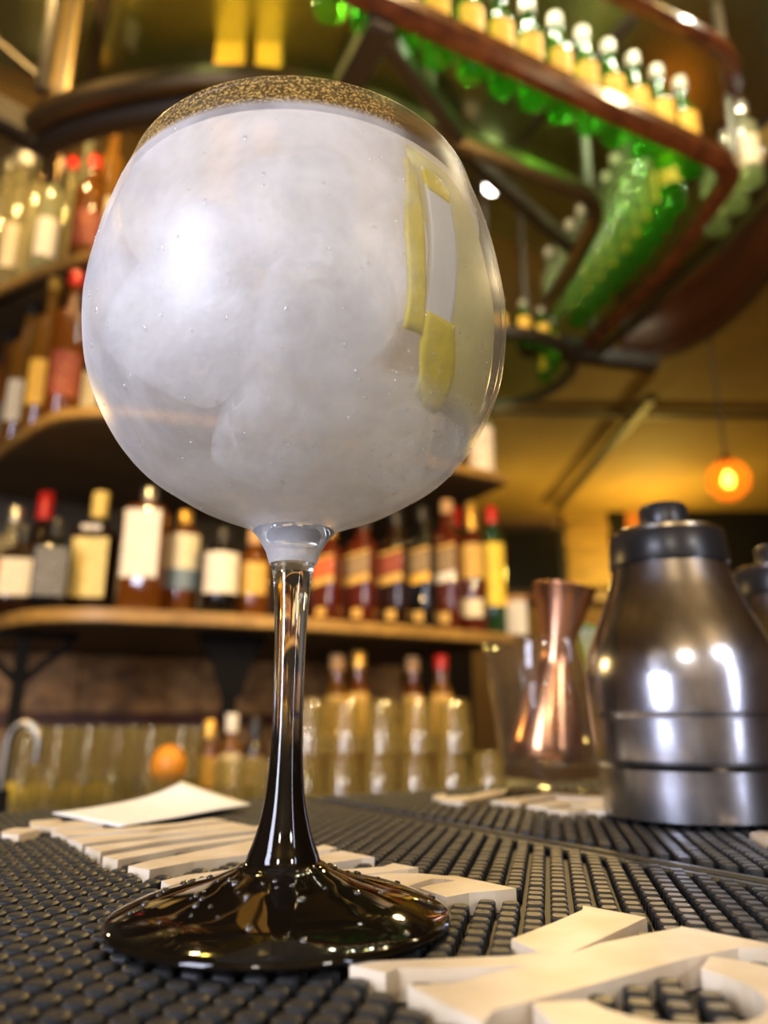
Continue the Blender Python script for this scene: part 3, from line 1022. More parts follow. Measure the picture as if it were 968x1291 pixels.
# ------------------------------------------------------------------ steel shakers, tumbler, jigger on the counter
def shaker(label, x, y, s=1.0, tilt=0.0):
    """steel flask with a black collar and a black knob"""
    t = thing('steel_shaker', label, 'shaker', (x, y, MT), 0, 'steel shakers on the counter')
    k = 0.0396 / 106 * s
    H0 = 0.1015 * s
    prof = [(0.0, 0.0004), (.0380 * s, .0004), (.0396 * s, .0020), (.0398 * s, .0205 * s), (.0402 * s, .0222 * s), (.0412 * s, .0240 * s), (.0416 * s, .0262 * s), (.0424 * s, .0430 * s), (.0428 * s, .0465 * s), (.0432 * s, .0560 * s), (.0431 * s, .0630 * s),
            (.0417 * s, .0720 * s), (.0382 * s, .0825 * s), (.0336 * s, .0930 * s), (.0302 * s, .1020 * s), (.0283 * s, .1090 * s), (.0268 * s, .1155 * s)]
    p2 = prof[:3] + smooth_profile(prof[2:], 3) + [(0.0, .1155 * s)]
    vf = lathe(p2, 64)
    b = put('body', mesh('body', vf[0], vf[1], True, 50), M['steel'], t)
    vf = lathe([(.0268 * s, .1150 * s), (.0281 * s, .1152 * s), (.0283 * s, .1165 * s), (.0272 * s, .1300 * s), (.0264 * s, .1312 * s), (0, .1312 * s)], 64)
    c = put('collar', mesh('collar', vf[0], vf[1], True, 40), M['plastic'], t)
    vf = lathe([(.0272 * s, .1298 * s), (.0268 * s, .1320 * s), (.0240 * s, .1332 * s), (0, .1338 * s)], 64)
    put('collar_rim', mesh('collar_rim', vf[0], vf[1], True, 50), M['steel_rim'], c)['label'] = 'bright steel rim'
    vf = lathe([(.0116 * s, .1330 * s), (.0120 * s, .1345 * s), (.0117 * s, .1450 * s), (.0104 * s, .1468 * s), (0, .1472 * s)], 40)
    put('knob', mesh('knob', vf[0], vf[1], True, 45), M['plastic'], t)
    t.rotation_euler = (0, tilt, 0)
    return t


shaker('steel shaker with black collar and knob, nearest on the right of the mat', 0.1405, 0.362, 1.0, 0.0)
shaker('steel shaker behind the nearest one, cut by the right edge of the photo', 0.243, 0.452, 1.0)

# tumbler with water, copper jigger and a lime wedge
TX, TY = 0.1055, 0.500
tum = thing('tumbler', 'clear glass tumbler of water holding a copper jigger', 'glass', (TX, TY, MT))
TH = 0.093
vf = lathe([(0, .0003), (.0285, .0003), (.0305, .0020), (.0315, .014), (.0340, .045), (.0375, .070), (.0405, TH - .0008), (.0400, TH), (.0392, TH - .0008), (.0362, .070), (.0327, .045), (.0298, .020), (.0270, .0155), (0, .0145)], 48)
put('tumbler_wall', mesh('tumbler_wall', vf[0], vf[1], True, 50), M['tumbler'], tum)
vf = lathe([(0, .0150), (.0265, .0160), (.0294, .0205), (.0322, .045), (.0352, .0655), (.0349, .0660), (0, .0660)], 40)
w = put('water', mesh('water', vf[0], vf[1], True, 60), M['water'], None, (TX, TY, MT))
tag(w, 'clear water in the tumbler around the copper jigger', 'water')
jig = thing('jigger', 'tilted double ended copper jigger standing in the tumbler', 'jigger', (TX - 0.0030, TY - 0.002, MT + 0.0203))
jp = [(.0226, .000), (.0232, .0010), (.0224, .010), (.0178, .034), (.0118, .056), (.0102, .0622), (.0104, .0655), (.0128, .080), (.0165, .096), (.0203, .1085), (.0208, .1095)]
jin = [(.0203, .1093), (.0160, .0955), (.0122, .080), (.0096, .068), (0, .067)]
vf = lathe([(0, .066)] + [(.0092, .0600), (.0110, .0555), (.0170, .034), (.0215, .010), (.0221, .0012)] + jp, 48)
put('cups', mesh('cups', vf[0], vf[1], True, 60), M['copper'], jig)
vf = lathe(jin, 40)
put('upper_cup_lining', mesh('upper_cup_lining', vf[0], vf[1], True), M['copper_in'], jig)
vf = lathe([(.0203, .1088), (.0212, .1094), (.0211, .1102), (.0203, .1099)], 48, closed=True)
put('rolled_rim', mesh('rolled_rim', vf[0], vf[1], True), M['copper'], jig)
jig.rotation_euler = (R(2), R(9.5), 0)
lw = thing('lime_wedge', 'pale green lime wedge on the tumbler rim behind the jigger', 'lime', (TX + 0.030, TY + 0.012, MT + 0.0815))
pts = [(0.022 * math.cos(R(a)), 0.022 * math.sin(R(a))) for a in range(0, 181, 12)]
vf = prism(pts, -0.004, 0.004)
rot = Matrix.Rotation(R(12), 4, 'Z') @ Matrix.Rotation(R(90), 4, 'X') @ Matrix.Rotation(R(-75), 4, 'Z')
vf = xf(vf, (0, 0, 0), rot)
put('flesh', mesh('flesh', vf[0], vf[1], False), M['limeflesh'], lw)
vf = tube([tuple((rot @ Vector((x * 1.02, y * 1.02, 0)))) for x, y in pts], 0.0036, 8)
put('rind', mesh('rind', vf[0], vf[1], True), M['lime'], lw)

# ------------------------------------------------------------------ shelves of the back bar
FRONT = [(-1.04, 1.86), (-0.98, 1.75), (-0.89, 1.63), (-0.783, 1.522), (-0.70, 1.445), (-0.633, 1.410), (-0.54, 1.402), (-0.433, 1.432), (-0.231, 1.512), (0.028, 1.651), (0.315, 1.838)]
FRONT = smooth_profile(FRONT, 4)
FRONT3 = [(-1.30, 1.86), (-1.14, 1.745), (-0.966, 1.635), (-0.81, 1.545), (-0.65, 1.475), (-0.53, 1.450), (-0.433, 1.462), (-0.231, 1.532), (0.00, 1.66)]
FRONT3 = smooth_profile(FRONT3, 4)
b_wall = WB + 0.008


def shelf(label, z, th, front):
    e0, e1 = Vector(front[0] + (0,)), Vector(front[-1] + (0,))
    poly = list(front) + [tuple(bar_xy(e1.dot(U), b_wall).xy), tuple(bar_xy(e0.dot(U), b_wall).xy)]
    t = thing('bar_shelf', label, 'shelf', (0, 0, z - th))
    vf = prism(poly, 0.006, th)
    b = put('board', mesh('board', vf[0], vf[1], False), M['shelf'], t)
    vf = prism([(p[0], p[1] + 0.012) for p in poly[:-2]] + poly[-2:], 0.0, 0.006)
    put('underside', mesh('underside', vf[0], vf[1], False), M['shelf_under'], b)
    ed = sweep([(p[0], p[1] - 0.002, 0.002) for p in poly[:-2]], 0.012, th - 0.001, 0.2)
    put('edge_strip', mesh('edge_strip', ed[0], ed[1], True, 40), M['shelf'], t)
    return t


S1, S2, S3 = ZC + 0.205, ZC + 0.615, ZC + 1.035
shelf('lowest curved wooden shelf, full of whisky bottles', S1, 0.027, FRONT)
shelf('middle curved wooden shelf above the whisky bottles', S2, 0.024, FRONT)
shelf('top curved wooden shelf with pale clear bottles', S3, 0.024, FRONT3)


def shelf_point(px, py, setback, front=None):
    """the point on a shelf behind picture column px, setback metres behind the front edge"""
    d = ray(px, py); d.z = 0; d.normalize()
    best = None
    for (x0, y0), (x1, y1) in zip((front or FRONT)[:-1], (front or FRONT)[1:]):
        e = Vector((x1 - x0, y1 - y0, 0))
        den = d.x * e.y - d.y * e.x
        if abs(den) < 1e-9: continue
        t = (x0 * e.y - y0 * e.x) / den
        s = (x0 * d.y - y0 * d.x) / den
        if t > 0 and -0.02 <= s <= 1.02:
            if best is None or t < best: best = t
    if best is None:
        best = 1.85
    return d * (best + setback)


# ------------------------------------------------------------------ bottles
def liquor(name, color, dens=0.75, rough=0.04):
    return thin_glass(name, tuple(0.35 + 0.65 * c for c in color), rough, body=dens, body_col=color)


G = {
    'amber': liquor('amber_liquor', (0.30, 0.095, 0.012), 0.75), 'dark': liquor('dark_liquor', (0.045, 0.016, 0.006), 0.90), 'red': liquor('red_brown_liquor', (0.19, 0.030, 0.010), 0.85),
    'black': liquor('black_bottle_glass', (0.012, 0.010, 0.009), 0.95), 'green': thin_glass('green_bottle_glass', (0.36, 0.80, 0.24), 0.05, body=0.20, body_col=(0.07, 0.50, 0.03)),
    'dkgreen': liquor('dark_green_glass', (0.02, 0.10, 0.02), 0.8), 'clear': thin_glass('clear_bottle_glass', (0.93, 0.92, 0.82), 0.05, body=0.34, body_col=(0.80, 0.70, 0.36)),
    'pale': thin_glass('pale_bottle_glass', (0.85, 0.88, 0.70), 0.05, body=0.34, body_col=(0.72, 0.74, 0.50)), 'gold': liquor('golden_liquor', (0.46, 0.21, 0.025), 0.6),
}
LB = {}


def label_mat(key, c1, c2=None, band=None):
    """printed paper label: faint rows of print; band = (lower colour, split height in label space)"""
    if key in LB: return LB[key]
    m, nt, out = new_mat('label_' + key)
    L = nt.links.new
    tc = N(nt, 'ShaderNodeTexCoord'); sp = N(nt, 'ShaderNodeSeparateXYZ')
    L(tc.outputs['UV'], sp.inputs[0])
    nz = N(nt, 'ShaderNodeTexNoise', Scale=1.0, Detail=1.0)
    mp = N(nt, 'ShaderNodeMapping'); mp.inputs['Scale'].default_value = (26, 9, 1)
    L(tc.outputs['UV'], mp.inputs[0]); L(mp.outputs[0], nz.inputs['Vector'])
    rp = N(nt, 'ShaderNodeValToRGB')
    rp.color_ramp.elements[0].position = 0.36; rp.color_ramp.elements[1].position = 0.46
    c2 = c2 or tuple(c * 0.62 for c in c1)
    rp.color_ramp.elements[0].color = col4(c2); rp.color_ramp.elements[1].color = col4(c1)
    L(nz.outputs[0], rp.inputs[0])
    colour = rp.outputs[0]
    if band:
        gt = N(nt, 'ShaderNodeMath', operation='LESS_THAN'); gt.inputs[1].default_value = band[1]
        L(sp.outputs['Y'], gt.inputs[0])
        mx = N(nt, 'ShaderNodeMix', data_type='RGBA')
        mx.inputs[7].default_value = col4(band[0])
        L(gt.outputs[0], mx.inputs[0]); L(colour, mx.inputs[6])
        colour = mx.outputs[2]
    b = N(nt, 'ShaderNodeBsdfPrincipled', Roughness=0.6)
    L(colour, b.inputs['Base Color']); L(b.outputs[0], out.inputs[0])
    LB[key] = m
    return m


YEL = label_mat('yellow', (0.84, 0.66, 0.22)); CREAM = label_mat('cream', (0.82, 0.70, 0.46)); WHITE = label_mat('white', (0.84, 0.76, 0.62))
GREY = label_mat('grey', (0.10, 0.095, 0.085), (0.26, 0.25, 0.23)); BLUEB = label_mat('cream_blue', (0.80, 0.70, 0.42), None, ((0.16, 0.22, 0.25), 0.36))
ORNG = label_mat('orange_yellow', (0.86, 0.50, 0.06), (0.70, 0.30, 0.03)); REDL = label_mat('red', (0.55, 0.06, 0.02), (0.60, 0.30, 0.06)); GOLDL = label_mat('gold', (0.66, 0.40, 0.08), (0.40, 0.22, 0.05))
BROWN = label_mat('brown', (0.23, 0.15, 0.07), (0.40, 0.28, 0.12)); DKRED = label_mat('dark_red', (0.22, 0.02, 0.01), (0.40, 0.18, 0.05)); BRIGHTY = label_mat('bright_yellow', (0.92, 0.68, 0.06), (0.75, 0.32, 0.04))
CAPS = {k: pbr('cap_' + k, c, r, mt) for k, c, r, mt in (
    ('black', (0.015, 0.014, 0.014), 0.35, 0), ('red', (0.55, 0.02, 0.015), 0.3, 0), ('gold', (0.80, 0.48, 0.10), 0.3, 0.7), ('white', (0.75, 0.70, 0.60), 0.5, 0),
    ('yellow', (0.72, 0.52, 0.12), 0.45, 0), ('cork', (0.48, 0.28, 0.12), 0.7, 0), ('silver', (0.70, 0.68, 0.62), 0.25, 0.9), ('green', (0.05, 0.20, 0.03), 0.4, 0), ('pewter', (0.36, 0.34, 0.27), 0.45, 0.3))}


def label_patch(prof_r, z0, z1, a_half, n, slant=0.0, seg=10, off=0.0007):
    """a label wrapped on the front (-Y) of a bottle of radius prof_r; slant raises its right end"""
    v, f, uv = [], [], []
    for j in range(3):
        for i in range(seg + 1):
            t = i / seg
            a = -math.pi / 2 + (-a_half + 2 * a_half * t)
            ca, sa = math.cos(a), math.sin(a)
            q = 1.0 if n == 2 else 1 / (abs(ca) ** n + abs(sa) ** n) ** (1 / n)
            z = z0 + (z1 - z0) * j / 2 + slant * (t - 0.5)
            v.append(((prof_r + off) * q * ca, (prof_r + off) * q * sa, z))
            uv.append((t, j / 2))
    for j in range(2):
        for i in range(seg):
            a = j * (seg + 1) + i
            f.append((a, a + 1, a + seg + 2, a + seg + 1))
    return v, f, uv


def put_label(parent, r, z0, z1, a_half, n, mat, slant=0.0, name='paper_label'):
    v, f, uv = label_patch(r, z0, z1, a_half, n, slant)
    me = mesh(name, v, f, True)
    ul = me.uv_layers.new(name='UVMap')
    for lp in me.loops:
        ul.data[lp.index].uv = uv[lp.vertex_index]
    return put(name, me, mat, parent)


def bottle(name, label, x, y, z, glass_m, h, r, cap, body=0.66, neck_r=0.013, n=2.0, labels=(), cap_h=0.035, cap_r=None, rz=None, group=None, seg=24, shoulder=0.10):
    """body = height share of the straight body; labels = [(z0, z1, half angle deg, material, slant)] as shares of h"""
    if rz is None:
        rz = -math.atan2(x, y)                  # face the counter
    t = thing(name, label, 'bottle', (x, y, z), rz, group)
    hb = h * body
    hs = h * (body + shoulder)
    prof = [(0, 0.0005), (r * 0.90, 0.0005), (r, 0.006), (r, hb * 0.5), (r, hb), (r * 0.93, hb + (hs - hb) * 0.28), (r * 0.62, hb + (hs - hb) * 0.72), (neck_r * 1.1, hs), (neck_r, hs + (h - hs) * 0.4), (neck_r, h - cap_h * 0.5), (0, h - cap_h * 0.5)]
    nn = n
    vf = lathe(prof, seg, nn)
    put('glass_body', mesh('glass_body', vf[0], vf[1], True, 40), glass_m, t)
    cr = cap_r or neck_r * 1.25
    vf = lathe([(neck_r * 1.02, h - cap_h), (cr, h - cap_h), (cr, h - 0.002), (cr * 0.9, h), (0, h)], 16)
    put('cap', mesh('cap', vf[0], vf[1], True, 40), CAPS[cap], t)
    for lb in labels:
        z0, z1, ah, mat = lb[:4]
        put_label(t, r, z0 * h, z1 * h, R(ah), nn, mat, lb[4] if len(lb) > 4 else 0.0)
    return t


PLACED = {}


def shelf_bottle(px, py_top, shelf_z, setback, label, glass_m, r, cap, py_mid=720, **kw):
    front = FRONT3 if shelf_z > ZC + 0.9 else None
    rho = r * (1.21 if kw.get('n', 2) > 2 else 1.03)
    for k in range(90):                          # slide back until it clears its neighbours
        p = shelf_point(px, py_mid, setback, front)
        if all(math.hypot(p.x - q[0], p.y - q[1]) > rho + q[2] for q in PLACED.setdefault(round(shelf_z, 3), [])): break
        setback += 0.004
    PLACED[round(shelf_z, 3)].append((p.x, p.y, rho))
    top = on_y(px, py_top, p.y)
    h = top.z - shelf_z
    return bottle(kw.pop('name', 'whisky_bottle'), label, p.x, p.y, shelf_z + 0.0005, glass_m, h, r, cap, **kw)


A = shelf_bottle
G1 = 'bottles on the lowest shelf'
A(10, 640, S1, 0.075, 'clear bottle at the left end of the lowest shelf', G['clear'], 0.036, 'silver', name='spirit_bottle', labels=((0.20, 0.50, 55, REDL),), group=G1)
A(23, 655, S1, 0.03 + 0.11, 'bottle with pale yellow label left of the black label bottle', G['dark'], 0.040, 'black', n=5, labels=((0.08, 0.62, 42, CREAM),), group=G1) if False else None
A(26, 664, S1, 0.055, 'square whisky bottle with a pale yellow label, second from the left', G['dark'], 0.037, 'black', n=6, labels=((0.20, 0.60, 44, CREAM),), group=G1, rz=0.25)
A(47, 622, S1, 0.165, 'tall bottle with a red cap behind the black label bottle', G['dark'], 0.034, 'red', cap_h=0.065, cap_r=0.017, labels=((0.2, 0.5, 50, BROWN),), group=G1)
A(66, 655, S1, 0.055, 'square black whisky bottle with a black and grey label', G['black'], 0.035, 'black', n=6, labels=((0.15, 0.66, 44, GREY),), group=G1, rz=0.30)
A(118, 622, S1, 0.060, 'square whisky bottle with a large yellow label and yellow cap', G['dark'], 0.042, 'yellow', n=6, cap_h=0.058, cap_r=0.0175, labels=((0.14, 0.60, 43, YEL), (0.66, 0.70, 25, WHITE)), group=G1, rz=0.06, body=0.63)
A(181, 617, S1, 0.070, 'amber bottle with a tall white label, right of the yellow label bottle', G['amber'], 0.042, 'silver', n=5, cap_h=0.03, labels=((0.26, 0.79, 43, WHITE),), body=0.80, shoulder=0.07, group=G1, rz=0.05)
A(229, 646, S1, 0.060, 'amber bottle with a cream and blue label', G['amber'], 0.037, 'gold', labels=((0.25, 0.76, 62, BLUEB),), body=0.78, shoulder=0.08, cap_h=0.028, group=G1)
A(279, 668, S1, 0.055, 'dark bottle with a white label left of the glass stem', G['black'], 0.038, 'black', labels=((0.24, 0.70, 62, WHITE),), group=G1, body=0.74)
A(320, 668, S1, 0.060, 'amber bottle close to the left of the glass stem', G['amber'], 0.034, 'cork', labels=((0.25, 0.6, 50, GOLDL),), group=G1)
SL = [  # square bottles with slanted labels
    (414, 660, 'square bottle with a red slanted label right of the glass stem', G['red'], REDL, 'gold', GOLDL),
    (458, 650, 'square bottle with a grey brown slanted label edged in gold', G['red'], BROWN, 'black', GOLDL),
    (499, 645, 'square bottle with a dark red slanted label', G['dark'], DKRED, 'black', GOLDL),
    (533, 640, 'square dark bottle with a broad golden slanted stripe', G['black'], BROWN, 'black', ORNG),
    (565, 632, 'square bottle with a white slanted stripe', G['red'], BROWN, 'cork', WHITE),
]
for px, pt, lab, gm, l1, cp, l2 in SL:
    A(px, pt, S1, 0.070, lab, gm, 0.0315, cp, n=6, labels=((0.44, 0.60, 43, l1, 0.010), (0.36, 0.43, 43, l2, 0.010), (0.61, 0.635, 43, GOLDL, 0.010), (0.06, 0.14, 20, GOLDL)), group=G1, rz=-0.42, body=0.70, shoulder=0.09)
A(577, 642, S1, 0.17, 'red capped bottle behind the white striped bottle', G['dark'], 0.030, 'red', cap_h=0.05, cap_r=0.016, group=G1)
A(596, 634, S1, 0.085, 'bottle with a gold label and a gold cap near the shelf end', G['red'], 0.034, 'gold', cap_h=0.075, cap_r=0.0155, labels=((0.40, 0.66, 60, GOLDL), (0.12, 0.25, 40, CREAM)), group=G1)
A(622, 640, S1, 0.085, 'green bottle with a bright yellow label and red cap at the shelf end', G['dkgreen'], 0.030, 'red', cap_h=0.045, cap_r=0.015, labels=((0.22, 0.70, 70, BRIGHTY),), body=0.72, group=G1)
p = shelf_point(650, 770, 0.05)
t = thing('gift_box', 'small beige carton at the right end of the lowest shelf', 'box', (p.x, p.y, S1), 0.4)
vf = box(0.035, 0.05, 0.085, (0, 0, 0.0428), 0.002)
put('carton', mesh('carton', vf[0], vf[1], False), CAPS['white'], t)
vf = box(0.037, 0.052, 0.012, (0, 0, 0.0915), 0.002)
put('lid', mesh('lid', vf[0], vf[1], False), CAPS['cork'], t)

G2 = 'bottles on the middle shelf'
for px, pt, lab, gm, r, cp, lb in (
        (8, 420, 'amber bottle with a grey label at the left end of the middle shelf', G['amber'], 0.034, 'black', GREY),
        (30, 385, 'tall dark capped bottle, second on the middle shelf', G['gold'], 0.035, 'black', CREAM),
        (55, 352, 'golden bottle with an amber label, third on the middle shelf', G['gold'], 0.036, 'gold', ORNG),
        (82, 345, 'bottle with a dark red label on the middle shelf by the glass', G['amber'], 0.037, 'red', DKRED),
        (108, 380, 'dark bottle half hidden by the glass on the middle shelf', G['dark'], 0.036, 'cork', CREAM)):
    A(px, pt, S2, 0.07, lab, gm, r, cp, py_mid=470, name='liqueur_bottle', labels=((0.14, 0.42, 55, lb),), group=G2)
A(43, 398, S2, 0.20, 'gold bottle standing in the second row of the middle shelf', G['gold'], 0.034, 'gold', py_mid=470, name='liqueur_bottle', labels=((0.2, 0.5, 55, CREAM),), group=G2)
A(607, 505, S2, 0.085, 'white and orange labelled bottle at the right end of the middle shelf', G['pale'], 0.034, 'white', py_mid=570, name='liqueur_bottle', labels=((0.05, 0.62, 70, label_mat('white_orange', (0.82, 0.72, 0.56), (0.75, 0.22, 0.04))),), group=G2)

G3 = 'bottles on the top shelf'
for i, (px, pt, gm, r, cp, sb, lb, lab) in enumerate((
        (6, 203, G['clear'], 0.030, 'silver', 0.06, None, 'clear bottle at the left end of the top shelf'),
        (26, 196, G['clear'], 0.030, 'white', 0.06, CREAM, 'clear bottle with a cream label, second on the top shelf'),
        (46, 194, G['clear'], 0.030, 'silver', 0.06, None, 'clear bottle with a silver cap, third on the top shelf'),
        (66, 200, G['pale'], 0.030, 'white', 0.06, WHITE, 'pale bottle with a white label on the top shelf'),
        (87, 202, G['clear'], 0.031, 'red', 0.06, None, 'clear bottle with a red cap on the top shelf'),
        (104, 148, G['pale'], 0.033, 'gold', 0.16, CREAM, 'tall pale bottle behind the red capped bottle on the top shelf'),
        (114, 200, G['amber'], 0.036, 'red', 0.065, DKRED, 'brown bottle with a dark red label beside the balloon glass'),
        (136, 142, G['gold'], 0.034, 'cork', 0.16, CREAM, 'tall golden bottle on the top shelf touching the glass outline'),
        (16, 192, G['clear'], 0.030, 'silver', 0.16, None, 'clear bottle in the second row of the top shelf, far left'),
        (54, 188, G['clear'], 0.030, 'silver', 0.16, None, 'clear bottle in the second row of the top shelf, by the white label'))):
    A(px, pt, S3, sb, lab, gm, r, cp, py_mid=250, name='spirit_bottle', labels=((0.15, 0.45, 55, lb),) if lb else (), group=G3)

# ------------------------------------------------------------------ below the shelves: brackets, boards, back counter
KZ = ZC - 0.150                               # top of the back counter
k0 = bar_xy(-0.9, 1.22); k1 = bar_xy(1.28, 1.22); k2 = bar_xy(1.28, WB + 0.008); k3 = bar_xy(-0.9, WB + 0.008)
vf = prism([tuple(q.xy) for q in (k0, k1, k2, k3)], KZ - 0.04, KZ)
bc = put('back_counter', mesh('back_counter', vf[0], vf[1], False), M['counter'])
tag(bc, 'dark back counter holding the clean glasses', 'counter')
g0, g1 = bar_xy(-0.88, 1.30), bar_xy(1.26, 1.30)
vf = prism([tuple(q.xy) for q in (g0, g1, bar_xy(1.26, WB + 0.008), bar_xy(-0.88, WB + 0.008))], 0.0, KZ - 0.04)
put('cabinet_body', mesh('cabinet_body', vf[0], vf[1], False), M['counter'], bc)

# boards on the wall under the lowest shelf
pb = thing('wall_boards', 'brown wooden boards on the wall under the lowest shelf', 'panelling', tuple(bar_xy(0, WB + 0.004)), BY)
for i, (a0, a1) in enumerate(((-0.55, -0.13), (-0.128, 0.20), (0.202, 0.52), (0.522, 0.86), (0.862, 1.18))):
    vf = box(a1 - a0, 0.018, 0.318, ((a0 + a1) / 2, -0.009 - 0.0015 * (i % 2), ZC + 0.0155), 0.003)
    put('plank', mesh('plank', vf[0], vf[1], False), M['panel'], pb)
vf = box(1.74, 0.03, 0.035, (0.31, -0.035, ZC + 0.005), 0.004)
put('red_rail', mesh('red_rail', vf[0], vf[1], False), M['red_board'], pb)['label'] = 'dark red rail'


def bracket(label, px, wide):
    p = shelf_point(px, 840, 0.13)
    t = thing('shelf_bracket', label, 'bracket', (p.x, p.y, KZ), BY, 'iron brackets under the lowest shelf')
    H = S1 - 0.027 - KZ
    vf = box(0.026, 0.026, H - 0.012, (0, 0, (H - 0.012) / 2), 0.003)
    put('post', mesh('post', vf[0], vf[1], False), M['iron'], t)
    for s in (-1, 1):
        vf = beam((s * 0.004, 0, H - 0.10), (s * wide, 0, H - 0.014), 0.016, 0.016)
        put('arm', mesh('arm', vf[0], vf[1], False), M['iron'], t)
    vf = box(wide * 2 + 0.02, 0.03, 0.012, (0, 0, H - 0.006), 0.002)
    put('top_plate', mesh('top_plate', vf[0], vf[1], False), M['iron'], t)
    return t


bracket('black iron bracket with two arms under the left of the lowest shelf', 26, 0.095)
tb = bracket('black iron bracket directly left of the glass stem', 291, 0.062)
H = S1 - 0.027 - KZ
vf = prism([(-0.058, 0), (0.058, 0), (0.020, -0.115), (-0.020, -0.115)], -0.004, 0.004)
vf = xf(vf, (0, -0.012, H - 0.013), Matrix.Rotation(R(90), 4, 'X'))
put('gusset_plate', mesh('gusset_plate', vf[0], vf[1], False), M['iron'], tb)


def tumbler_mesh(r, h, taper=0.86, wall=0.0022, up=True):
    pr = [(0, .0005), (r * taper - .002, .0005), (r * taper, .003), (r, h), (r - wall, h), (r * taper - wall, .010), (0, .009)]
    if not up:
        pr = [(q[0], h - q[1]) for q in pr]
    vf = lathe(pr, 20)
    return mesh('glass_wall', vf[0], vf[1] if up else [f[::-1] for f in vf[1]], True, 45)


ORD = 'first second third fourth fifth sixth seventh eighth ninth tenth eleventh twelfth thirteenth fourteenth'.split()

HB = tumbler_mesh(0.0265, 0.142, 0.90)
SM = tumbler_mesh(0.030, 0.085, 0.88)
TU = tumbler_mesh(0.0356, 0.100, 0.82, up=False)
TL = tumbler_mesh(0.0356, 0.092, 0.84, up=False)


def glassware(name, label, group, me, x, y, z, mt='glassware'):
    o = put(name, me, M[mt], None, (x, y, z))
    return tag(o, label, 'glass', group)


def on_counter(px, py, dist):
    d = ray(px, py); d.z = 0; d.normalize()
    return d * dist


for i in range(6):
    px = 24 + 39.5 * i
    for j, dd in enumerate((0.0, 0.085)):
        p = on_counter(px + 18 * j, 960, 1.42 + dd - 0.010 * i)
        glassware('highball_glass', '%s highball glass from the left in the %s row on the back counter' % (ORD[i], ('front', 'rear')[j]), 'highball glasses on the back counter', HB, p.x, p.y, KZ + .0003, 'highball')
for i in range(2):
    px = 292 + 46 * i
    for j, dd in enumerate((0.0, 0.09)):
        p = on_counter(px - 24 * j, 960, 1.36 + dd)
        glassware('small_tumbler', '%s small tumbler from the left in the %s row left of the stem' % (ORD[i], ('front', 'rear')[j]), 'small tumblers on the back counter', SM, p.x, p.y, KZ + .0003)
for i in range(6):
    for j, dd in enumerate((0.0, 0.085)):
        px = 386 + 46 * i - 4 * j
        p = on_counter(px, 970, 1.47 + 0.018 * i + dd)
        glassware('upturned_tumbler', 'upturned tumbler in the lower tier, %s from the stem, %s row' % (ORD[i], ('front', 'rear')[j]), 'upturned tumblers, lower tier', TL, p.x, p.y, KZ + .0003)
        if i < 5 and px < 575:
            p2 = on_counter(px + 4, 970, 1.47 + 0.018 * i + dd)
            glassware('upturned_tumbler', 'upturned tumbler in the upper tier, %s from the stem, %s row' % (ORD[i], ('front', 'rear')[j]), 'upturned tumblers, upper tier', TU, p2.x, p2.y, KZ + .0003 + .0925)

# faucet at the far left
p = on_counter(6, 960, 1.22)
t = thing('faucet', 'dull metal gooseneck faucet at the left edge behind the mat', 'faucet', (p.x, p.y, KZ))
arc = [(0, 0, 0), (0, 0, 0.10)] + [(0.022 - 0.022 * math.cos(R(a)), 0, 0.118 + 0.030 * math.sin(R(a))) for a in range(0, 181, 15)] + [(0.044, 0, 0.095)]
vf = tube(arc, 0.0055, 10)
put('spout', mesh('spout', vf[0], vf[1], True, 50), M['chrome'], t)
vf = lathe([(0, 0), (.020, 0), (.020, .012), (.012, .018), (.011, .06), (0, .06)], 20)
put('base_body', mesh('base_body', vf[0], vf[1], True, 40), M['iron'], t)

# fruit and small bottles on the back counter
def fruit(name, label, cat, px, py, dist, r, mat, z=None, sx=1.15, group=None):
    d = ray(px, py)
    p = on_counter(px, py, dist)
    z = KZ + r if z is None else z
    t = thing(name, label, cat, (p.x, p.y, z), 0.5, group)
    pr = [(r * math.sin(math.pi * k / 12), -r * math.cos(math.pi * k / 12)) for k in range(13)]
    pr[0] = (0, -r); pr[-1] = (0, r)
    vf = lathe(pr, 20)
    vf = ([(a * sx, b, c) for a, b, c in vf[0]], vf[1])
    put('rind', mesh('rind', vf[0], vf[1], True), mat, t)
    vf = lathe([(0, 0), (.005, .001), (.004, .005), (0, .006)], 8)
    put('stem_tip', mesh('stem_tip', xf(vf, (r * sx - 0.003, 0, 0), Matrix.Rotation(R(90), 4, 'Y'))[0], vf[1], True), M['lime'], t)
    return t


for i, (px, dist) in enumerate(((48, 1.585), (86, 1.575), (124, 1.565), (14, 1.595))):  # lemons are added to mimic yellow light spots in the glasses
    fruit('lemon', ('lemon standing in for a yellow light spot behind the highball glasses, second from the left', 'lemon standing in for a yellow light spot behind the highball glasses, third from the left', 'lemon standing in for a yellow light spot nearest the napkin behind the highball glasses', 'lemon standing in for a yellow light spot behind the glasses beside the faucet at the left edge')[i], 'lemon', px, 990, dist, 0.0225, M['lemon'], group='lemons standing in for yellow light spots')
fruit('orange', 'orange standing between the highball glasses and the small tumblers', 'orange', 214, 945, 1.27, 0.030, M['orange'], sx=0.9, z=KZ + 0.085)
p = on_counter(214, 945, 1.27)
cup = put('fruit_cup', tumbler_mesh(0.034, 0.075, 0.85), M['glassware'], None, (p.x, p.y, KZ + .0003))
tag(cup, 'clear cup that carries the orange beside the highball glasses', 'glass')
